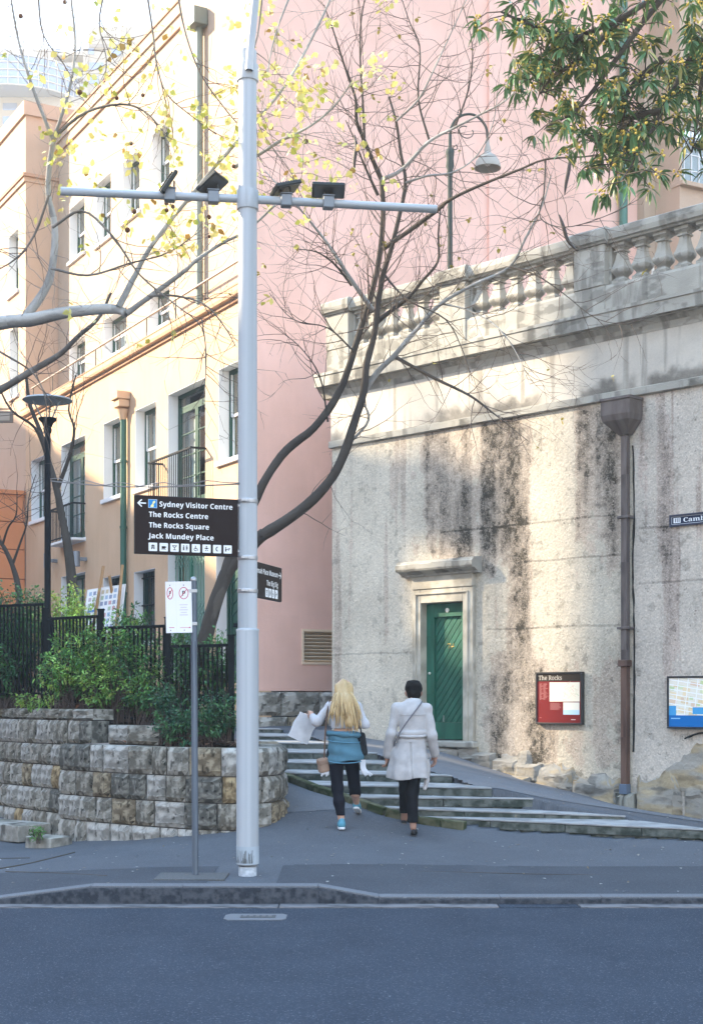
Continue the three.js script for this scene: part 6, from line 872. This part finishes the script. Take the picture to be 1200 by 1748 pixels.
function shoe(parent, name, heel, toe, up, mUpper, mSole, flat) {   // heel and toe on the sole line
  const H = V(...heel), T = V(...toe), d = T.clone().sub(H).normalize(), p = (t, dy) => { const q = H.clone().lerp(T, t).addScaledVector(V(...up), dy); return [q.x, q.y, q.z]; };
  const f = flat ? blend([capD(p(.08, .028), p(.5, .026), .030, .028), capD(p(.5, .026), p(.93, .02), .032, .024)], .02) : blend([capD(p(.08, .045), p(.35, .05), .036, .038), capD(p(.3, .05), p(.85, .032), .040, .032), capD(p(.14, .06), p(.16, .095), .034, .033)], .03);
  const cut = V(...up), f2 = (x, y, z) => Math.max(f(x, y, z), -((x - H.x) * cut.x + (y - H.y) * cut.y + (z - H.z) * cut.z) + .012), c = p(.5, .05), s = part(name, netMesh(f2, c.map((q) => q - .2), c.map((q) => q + .2), .007), mUpper, parent);
  const so = blend([capD(p(.06, 0.012), p(.45, .012), .036, .034, 1), capD(p(.45, .012), p(.9, .012), .038, .032, 1)], .02); const f3 = (x, y, z) => { const q = (x - H.x) * cut.x + (y - H.y) * cut.y + (z - H.z) * cut.z; return Math.max(so(x, y, z), q - (flat ? .012 : .026), -q); }; part('sole', netMesh(f3, c.map((q) => q - .2), c.map((q) => q + .2), .006), mSole, s); return s;
}
{ // woman with long fair hair
  const X = -.064, Z = -16.1, t = thing('person', 'person with long blonde hair, white top and blue jacket tied at waist', 'person', 'people walking up to the steps', [X, ground(X, Z) + .005, Z]);
  const neck = [-.03, 1.40, -.05], head = [-.02, 1.535, -.13], shL = [-.17, 1.345, -.04], shR = [.125, 1.335, -.04], elL = [-.318, 1.175, -.02], wrL = [-.385, 1.265, -.22], elR = [.205, 1.145, .01], wrR = [.16, 1.13, -.21], hipL = [-.115, .83, 0], hipR = [.055, .83, -.02], knL = [-.09, .45, -.01], anL = [-.045, .085, .03], knR = [.095, .47, -.22], anR = [.12, .245, -.44];
  const torso = [capD([-.03, 1.30, -.03], [-.03, 1.08, .0], .135, .105, 1.45), capD([-.03, .95, 0], [-.03, .86, 0], .135, .14, 1.3), capD([-.03, 1.1, 0], [-.03, .92, 0], .105, .14, 1.35), capD(shL, shR, .052, .05, 1.1), capD(neck, [-.025, 1.46, -.08], .05, .046)];
  const legs = [capD(hipL, knL, .088, .056), capD(knL, [lerp(knL[0], anL[0], .4), lerp(knL[1], anL[1], .4), .03], .054, .052), capD([lerp(knL[0], anL[0], .4), lerp(knL[1], anL[1], .4), .03], anL, .052, .034), capD(hipR, knR, .088, .056), capD(knR, [.105, .38, -.29], .054, .052), capD([.105, .38, -.29], anR, .052, .034)];
  const arms = [capD(shL, elL, .044, .036), capD(elL, wrL, .036, .025), capD(shR, elR, .044, .036), capD(elR, wrR, .036, .025)];
  const headF = [capD(head, [head[0], head[1] + .02, head[2]], .088, .09, .92), capD([head[0], head[1] - .04, head[2] - .055], [head[0], head[1] - .075, head[2] - .06], .055, .04), capD([head[0], head[1] - .02, head[2] - .1], [head[0], head[1] - .035, head[2] - .108], .012, .014)];
  const bodyF = blend([...torso.map((q, i) => (i < 4 ? (x, y, z) => q(x, y, z) + .018 : q)), ...legs, ...arms, ...headF], .04), B = merge([netMesh(bodyF, [-.48, .0, -.6], [.34, 1.72, .22], .0125), handGeo(wrL, [-.2, -.25, -.5], [.2, .9, -.5], .95), handGeo(wrR, [-.25, -.02, -.45], [-.4, .8, 0], .6)]);
  part('body', B, mSkin, t);
  // cropped knit top
  const topF = blend([...torso.slice(0, 1), capD([-.03, 1.2, 0], [-.03, 1.10, .0], .12, .115, 1.38), torso[3], capD(shL, elL, .050, .043), capD(elL, [-.362, 1.225, -.13], .044, .036), capD(shR, elR, .050, .043), capD(elR, [.185, 1.135, -.13], .044, .036), capD(neck, [-.03, 1.415, -.055], .062, .058)], .045);
  part('top', netMesh((x, y, z) => Math.max(topF(x, y, z) - .004 + fold(x, y, z, 3, .024, 8, 16), 1.105 - y, y - 1.425), [-.5, 1.08, -.4], [.36, 1.46, .2], .0095), cloth([.52, .51, .52], 503), t);
  // leggings
  part('leggings', netMesh((x, y, z) => Math.max(blend([torso[1], torso[2], ...legs], .04)(x, y, z) - .006 + fold(x, y, z, 5, .008, 14, 10), y - 1.04, (z > -.2 ? .15 : .325 + (z + .35) * .3) - y), [-.28, .08, -.58], [.24, 1.06, .2], .0105), cloth([.012, .012, .018], 504, .95), t);
  // denim jacket wrapped round the hips
  const jk = blend([capD([-.03, 1.05, 0], [-.03, .98, .005], .142, .155, 1.22), capD([-.03, .98, .005], [-.015, .79, .02], .165, .182, 1.15), capD([.10, .88, -.04], [.12, .78, -.04], .08, .08)], .04), jm = cloth([.085, .19, .25], 505, .9, .16);
  part('tied_jacket', netMesh((x, y, z) => Math.max(jk(x, y, z) + fold(x, y, z, 7, .030, 5, 14) + .006 * Math.sin(y * 48 + x * 9 + 3 * noise3(x * 6, y * 5, z * 6, 8)), y - 1.075, .725 + .03 * Math.sin(x * 9 + 1) - y), [-.3, .68, -.28], [.28, 1.1, .28], .010), jm, t);
  part('waist_roll', tube([V(-.195, 1.045, -.02), V(-.17, 1.05, .085), V(-.08, 1.045, .14), V(.02, 1.035, .142), V(.11, 1.03, .085), V(.14, 1.035, -.02), V(.08, 1.04, -.13), V(-.1, 1.045, -.14), V(-.185, 1.045, -.06)], (q) => .026 + .006 * Math.sin(q * 25), 9, 6, .4, 3), jm, t);
  part('jacket_seam', [tube([V(-.205, .985, .03), V(-.15, .965, .125), V(-.03, .955, .17), V(.08, .95, .135), V(.155, .955, .05)], .005, 5, 6), tube([V(-.20, .755, .04), V(-.14, .738, .14), V(-.02, .73, .18), V(.1, .735, .15), V(.17, .745, .06)], .006, 5, 6)], cloth([.11, .26, .36], 506), t);
  for (const [x, z, s] of [[-.215, .05, 1], [.19, .03, 2]]) part('fringe', [0, 1, 2, 3, 4].map((i) => tube([V(x + .01 * i - .02, .76, z - .01 * i), V(x + .012 * i - .03 + .01 * (s - 1), .66, z - .01 * i), V(x + (s === 1 ? -.05 : .03) + .018 * i, .58 + .012 * ((i * 7) % 3), z)], .010, 5, 4)), cloth([.66, .66, .68], 507), t);
  // long loose hair: many tapered locks over a cap
  const hm = [[.50, .34, .155], [.60, .43, .21], [.38, .245, .105]].map((c, i) => { return mat(c.map((q) => q * 1.25), .45, { map: strand }); }), r = rngOf(12), locks = [[], [], []];
  const capF = blend([capD([head[0], head[1] + .012, head[2] + .012], [head[0], head[1] - .05, head[2] + .045], .098, .09, .95), capD([head[0], head[1] - .03, head[2] + .06], [.0, 1.36, .06], .088, .085, 1.2), capD([.0, 1.36, .06], [.045, 1.17, .125], .10, .055, 1.7)], .06);
  const hair = part('hair', netMesh((x, y, z) => Math.max(capF(x, y, z) + .012 * Math.sin(x * 62 + 6 * noise3(x * 5, y * 4, z * 5, 4) + y * 5) * .7 + fold(x, y, z, 11, .02, 18, 4), -(z - head[2] + .055) + (y < 1.47 ? .04 : 0)), [-.3, 1.05, -.3], [.3, 1.72, .3], .0085), hm[0], t);
  for (let i = 0; i < 74; i++) { const a = (r() - .5) * 2, y0 = 1.60 - .06 * Math.abs(a) * r(), x0 = head[0] + .085 * a, z0 = head[2] + .095 * Math.sqrt(Math.max(0, 1 - a * a * .8)), len = .30 + .22 * r() - .1 * Math.abs(a - .25), w = .006 + .008 * r(), xe = .015 + a * .165 + (a < -.4 ? -.03 : 0) + .03 * (r() - .5); locks[r() * 3 | 0].push(tube([V(x0 * .7 + head[0] * .3, y0 + .015, z0 - .05), V(x0, y0 - .06, z0 + .01), V(lerp(x0, xe, .5) + .02 * (r() - .5), y0 - len * .5, lerp(z0, .09, .7) + .02 * r() + .03), V(xe, y0 - len, .13 + .03 * r()), V(xe + .02 * (r() - .5), y0 - len - .05, .125 + .02 * r())], (q) => w * (1 - .75 * q * q), 5, 5, .3, i)); }
  locks.forEach((l, i) => { if (l.length) { const m = part('lock', merge(l), hm[i], hair); m.userData.kind = 'stuff'; } });
  const mShoe = cloth([.10, .28, .36], 511), mSole = mat([.72, .73, .74], .6);
  shoe(t, 'shoe', [-.04, .0, .085], [-.06, .005, -.16], [0, 1, 0], mShoe, mSole); shoe(t, 'shoe', [.115, .185, -.40], [.15, .115, -.63], [0, .95, -.3], mShoe, mSole);
  // bags
  const bag = thing('shopping_bag', 'plain white paper carrier bag swinging from the blonde person\'s left hand', 'bag', null, t.localToWorld(V(0, 0, 0)).toArray()); t.updateMatrixWorld(true); bag.position.copy(t.position);
  const h0 = V(wrL[0] - .02, wrL[1] - .03, wrL[2] - .075), bg = new THREE.BoxGeometry(.23, .30, .10, 8, 8, 3), bp = bg.attributes.position; for (let i = 0; i < bp.count; i++) { const y = bp.getY(i) / .3 + .5, x = bp.getX(i), z = bp.getZ(i); bp.setXYZ(i, x + .006 * Math.sin(y * 9), bp.getY(i), z * (1 - .62 * y) + .012 * Math.sin(x * 30 + y * 5) * (1 - Math.abs(z) / .06 * .3)); } bg.computeVertexNormals();
  const bb = part('bag_body', metric(bg), cloth([.6, .6, .61], 512, .6), bag); bb.position.set(-.475, 1.105, -.27); bb.rotation.set(.1, .15, -.46); bb.updateMatrix();
  for (const s of [-1, 1]) { const a = V(-.06, .15, .018 * s).applyMatrix4(bb.matrix), b = V(.06, .15, .018 * s).applyMatrix4(bb.matrix); part('handle', tube([a, a.clone().lerp(h0, .7), h0.clone().add(V(0, .0, .006 * s)), b.clone().lerp(h0, .7), b], .0035, 5, 5), mat([.6, .6, .6], .8), bag); }
  const sb = thing('shoulder_bag', 'small tan leather shoulder bag at the blonde person\'s left hip', 'bag', null, t.position.toArray());
  const sbm = cloth([.36, .24, .17], 514, .6), sg = part('bag_body', metric(new RoundedBoxGeometry(.12, .16, .09, 4, .03)), sbm, sb); sg.position.set(-.245, .70, .03); sg.rotation.set(.1, .5, .16); part('flap', metric(new RoundedBoxGeometry(.124, .08, .096, 3, .025).translate(0, .042, 0)), cloth([.30, .19, .13], 515, .6), sg);
  part('strap', tube([V(-.235, .77, .03), V(-.225, 1.0, .06), V(-.215, 1.15, .04), V(-.2, 1.3, .02), V(-.17, 1.415, -.03), V(-.15, 1.40, -.1)], .009, 6, 5), cloth([.16, .10, .07], 516, .7), sb);
  const db = thing('dark_pouch', 'dark bag carried in front at the blonde person\'s right hip', 'bag', null, t.position.toArray()), dg = part('bag_body', metric(new RoundedBoxGeometry(.09, .26, .12, 4, .035)), cloth([.018, .02, .022], 517, .7), db); dg.position.set(.185, .93, -.06); dg.rotation.set(0, 0, .14); part('strap', tube([V(.17, 1.05, -.07), V(.165, 1.1, -.16), V(.16, 1.13, -.24)], .008, 6, 4), mBlackMetal, db);
}
{ // woman in a pale belted coat
  const X = .68, Z = -16.2, t = thing('person', 'person with short dark hair in a pale belted trench coat and black flats', 'person', 'people walking up to the steps', [X, ground(X, Z) + .005, Z]);
  const neck = [.0, 1.47, -.06], head = [.012, 1.585, -.12], shL = [-.175, 1.395, -.03], shR = [.15, 1.39, -.03], elL = [-.238, 1.11, .0], wrL = [-.285, .865, -.07], elR = [.20, 1.10, .0], wrR = [.245, .88, -.1], hipL = [-.10, .84, -.02], hipR = [.04, .84, 0], knL = [-.07, .49, -.22], anL = [-.085, .145, -.38], knR = [-.015, .47, .0], anR = [.0, .085, .05];
  const torso = [capD([-.01, 1.34, -.03], [-.02, 1.1, .0], .14, .115, 1.4), capD([-.03, 1.05, 0], [-.03, .87, 0], .12, .145, 1.3), capD(shL, shR, .065, .063, 1.05), capD(neck, [.005, 1.52, -.085], .05, .047)], legs = [capD(hipL, knL, .088, .058), capD(knL, anL, .056, .036), capD(hipR, knR, .088, .058), capD(knR, anR, .056, .036)], arms = [capD(shL, elL, .05, .042), capD(elL, wrL, .042, .027), capD(shR, elR, .05, .042), capD(elR, wrR, .042, .027)];
  const headF = [capD(head, [head[0], head[1] + .015, head[2] + .005], .085, .085, .9), capD([head[0] - .005, head[1] - .04, head[2] - .05], [head[0] - .005, head[1] - .07, head[2] - .06], .052, .04), capD([head[0], head[1] - .025, head[2] - .1], [head[0], head[1] - .04, head[2] - .105], .012, .014), capD([head[0] - .083, head[1] - .015, head[2]], [head[0] - .085, head[1] - .035, head[2] + .005], .014, .01), capD([head[0] + .083, head[1] - .015, head[2]], [head[0] + .085, head[1] - .035, head[2] + .005], .014, .01)];
  part('body', merge([netMesh(blend([...torso, ...legs, ...arms, ...headF], .04), [-.4, 0, -.5], [.36, 1.72, .22], .0125), handGeo(wrL, [-.03, -1, -.12], [.3, 0, -1], .75), handGeo(wrR, [.05, -1, -.2], [-.3, 0, -1], .55)]), mSkin2, t);
  const hairF = blend([capD([head[0], head[1] + .025, head[2] + .012], [head[0], head[1] - .02, head[2] + .03], .094, .082, .92), capD([head[0] - .03, head[1] + .075, head[2] - .01], [head[0] + .04, head[1] + .07, head[2] - .02], .045, .04)], .04);
  part('hair', netMesh((x, y, z) => Math.max(hairF(x, y, z) + fold(x, y, z, 21, .022, 26, 22), -(z - head[2] + .05) + (y < head[1] + .02 ? .035 : 0), head[1] - .075 - y), [-.16, 1.45, -.28], [.18, 1.75, .06], .006), cloth([.012, .010, .009], 521, .9), t);
  part('trousers', netMesh((x, y, z) => Math.max(blend([torso[1], ...legs.map((f, i) => (p, q, s) => f(p, q, s) - (i % 2 ? .012 : .004))], .035)(x, y, z) - .006 + fold(x, y, z, 5, .014, 14, 14), y - 1.0, (z < -.2 ? .215 : .14) - y), [-.28, .1, -.48], [.22, 1.02, .2], .0105), cloth([.012, .012, .014], 522, .95), t);
  // coat: shoulders, sleeves, belted waist, flared skirt
  const mC = cloth([.47, .45, .44], 523, .9, .07), skirt = (x, y, z) => { const q = sst(1.14, .62, y), cx = lerp(-.02, -.05, q), rx = lerp(.150, .208, q) + .02 * sst(1.02, .86, y) , rz = lerp(.125, .185, q), a = Math.atan2(z, x - cx); return (Math.hypot((x - cx) / rx, (z - .0) / rz) - 1) * rz + .012 * q * Math.sin(a * 7 + 1.5 * noise3(x * 4, y * 2, z * 4, 2)); };
  const upper = blend([capD([-.01, 1.32, -.02], [-.02, 1.13, .01], .158, .135, 1.3), capD(shL, shR, .064, .062, .95), capD([-.01, 1.43, -.04], [0, 1.46, -.05], .085, .07)], .05), sl = blend([capD(shL, elL, .060, .052), capD(elL, [-.282, .885, -.064], .055, .048)], .03), sr = blend([capD(shR, elR, .060, .052), capD(elR, [.243, .90, -.094], .055, .048)], .03);
  part('coat', netMesh((x, y, z) => { let d = smin(upper(x, y, z), Math.max(skirt(x, y, z), y - 1.14), .03); d = smin(d, sl(x, y, z), .022); d = smin(d, sr(x, y, z), .022); d += .013 * Math.exp(-(((y - 1.085) / .02) ** 2)) * (Math.abs(x + .02) < .17 ? 1 : 0); d += fold(x, y, z, 25, .034, 6, 12) * (y > 1.02 || Math.abs(x) > .2 ? 1 : .5) + .007 * (vnoise(x * 9 + y * 16, y * 5, 5) - .5); d += y < 1.02 ? .02 * Math.exp(-(((x + .035 - (1 - y) * .05) / .008) ** 2)) * (z > 0 ? 1 : 0) : 0; return Math.max(d, .63 - .03 * sst(.0, .2, x) + .02 * Math.sin(x * 11) - y, y - 1.485); }, [-.4, .56, -.32], [.36, 1.52, .3], .0085), mC, t);
  part('belt', tube([V(-.175, 1.10, 0), V(-.15, 1.095, .085), V(-.06, 1.09, .135), V(.04, 1.09, .13), V(.115, 1.095, .08), V(.135, 1.10, 0), V(.08, 1.1, -.11), V(-.1, 1.1, -.12), V(-.17, 1.10, -.04)], .017, 7, 6, .2, 4), mC, t);
  part('coat_flap', tube([V(.135, .84, .05), V(.15, .70, .03), V(.145, .58, .04), V(.12, .50, .05)], (q) => .045 * (1 - .55 * q), 8, 6, .5, 6), mC, t);
  part('collar', netMesh((x, y, z) => Math.max(Math.abs(blend([capD([.0, 1.42, -.05], [.006, 1.51, -.075], .098, .072)], .02)(x, y, z)) - .010, 1.44 - y, y - (1.50 + .2 * (z + .05))), [-.15, 1.40, -.22], [.16, 1.56, .12], .006), cloth([.52, .51, .50], 524), t);
  part('yoke_seam', [tube([V(-.16, 1.335, .06), V(-.08, 1.33, .105), V(.0, 1.33, .115), V(.08, 1.33, .105), V(.14, 1.335, .06)], .004, 5, 6)], mC, t);
  shoe(t, 'shoe', [-.085, .085, -.345], [-.12, .055, -.57], [0, .98, -.15], cloth([.012, .012, .014], 525, .6), mat([.16, .14, .13], .8), true); shoe(t, 'shoe', [.0, .012, .10], [.03, .0, -.135], [0, 1, .05], cloth([.012, .012, .014], 526, .6), mat([.02, .02, .02], .8), true);
  const st = thing('crossbody_bag', 'thin grey crossbody strap with small bag over the pale coat', 'bag', null, t.position.toArray()); part('strap', tube([V(.10, 1.475, -.04), V(.075, 1.44, .065), V(.0, 1.345, .130), V(-.08, 1.24, .145), V(-.145, 1.14, .12), V(-.20, 1.03, .06), V(-.215, .97, -.03)], .0085, 6, 6), cloth([.16, .15, .16], 527, .8), st); part('bag_body', metric(new RoundedBoxGeometry(.10, .14, .06, 3, .02).translate(-.21, .90, -.13)), cloth([.08, .07, .07], 528, .6), st);
  const ph = thing('phone', 'small black phone in the left hand of the coated person', 'phone', null, t.position.toArray()), pb = part('case', metric(new RoundedBoxGeometry(.012, .135, .068, 2, .005)), mat([.012, .012, .014], .3), ph); pb.position.set(-.268, .775, -.112); pb.rotation.set(-.15, .1, .05); const scr = mesh('screen', bx(.0062, .0072, -.06, .06, -.03, .03), mat([.02, .022, .025], .1), pb);
}
renderer.render(scene, camera);
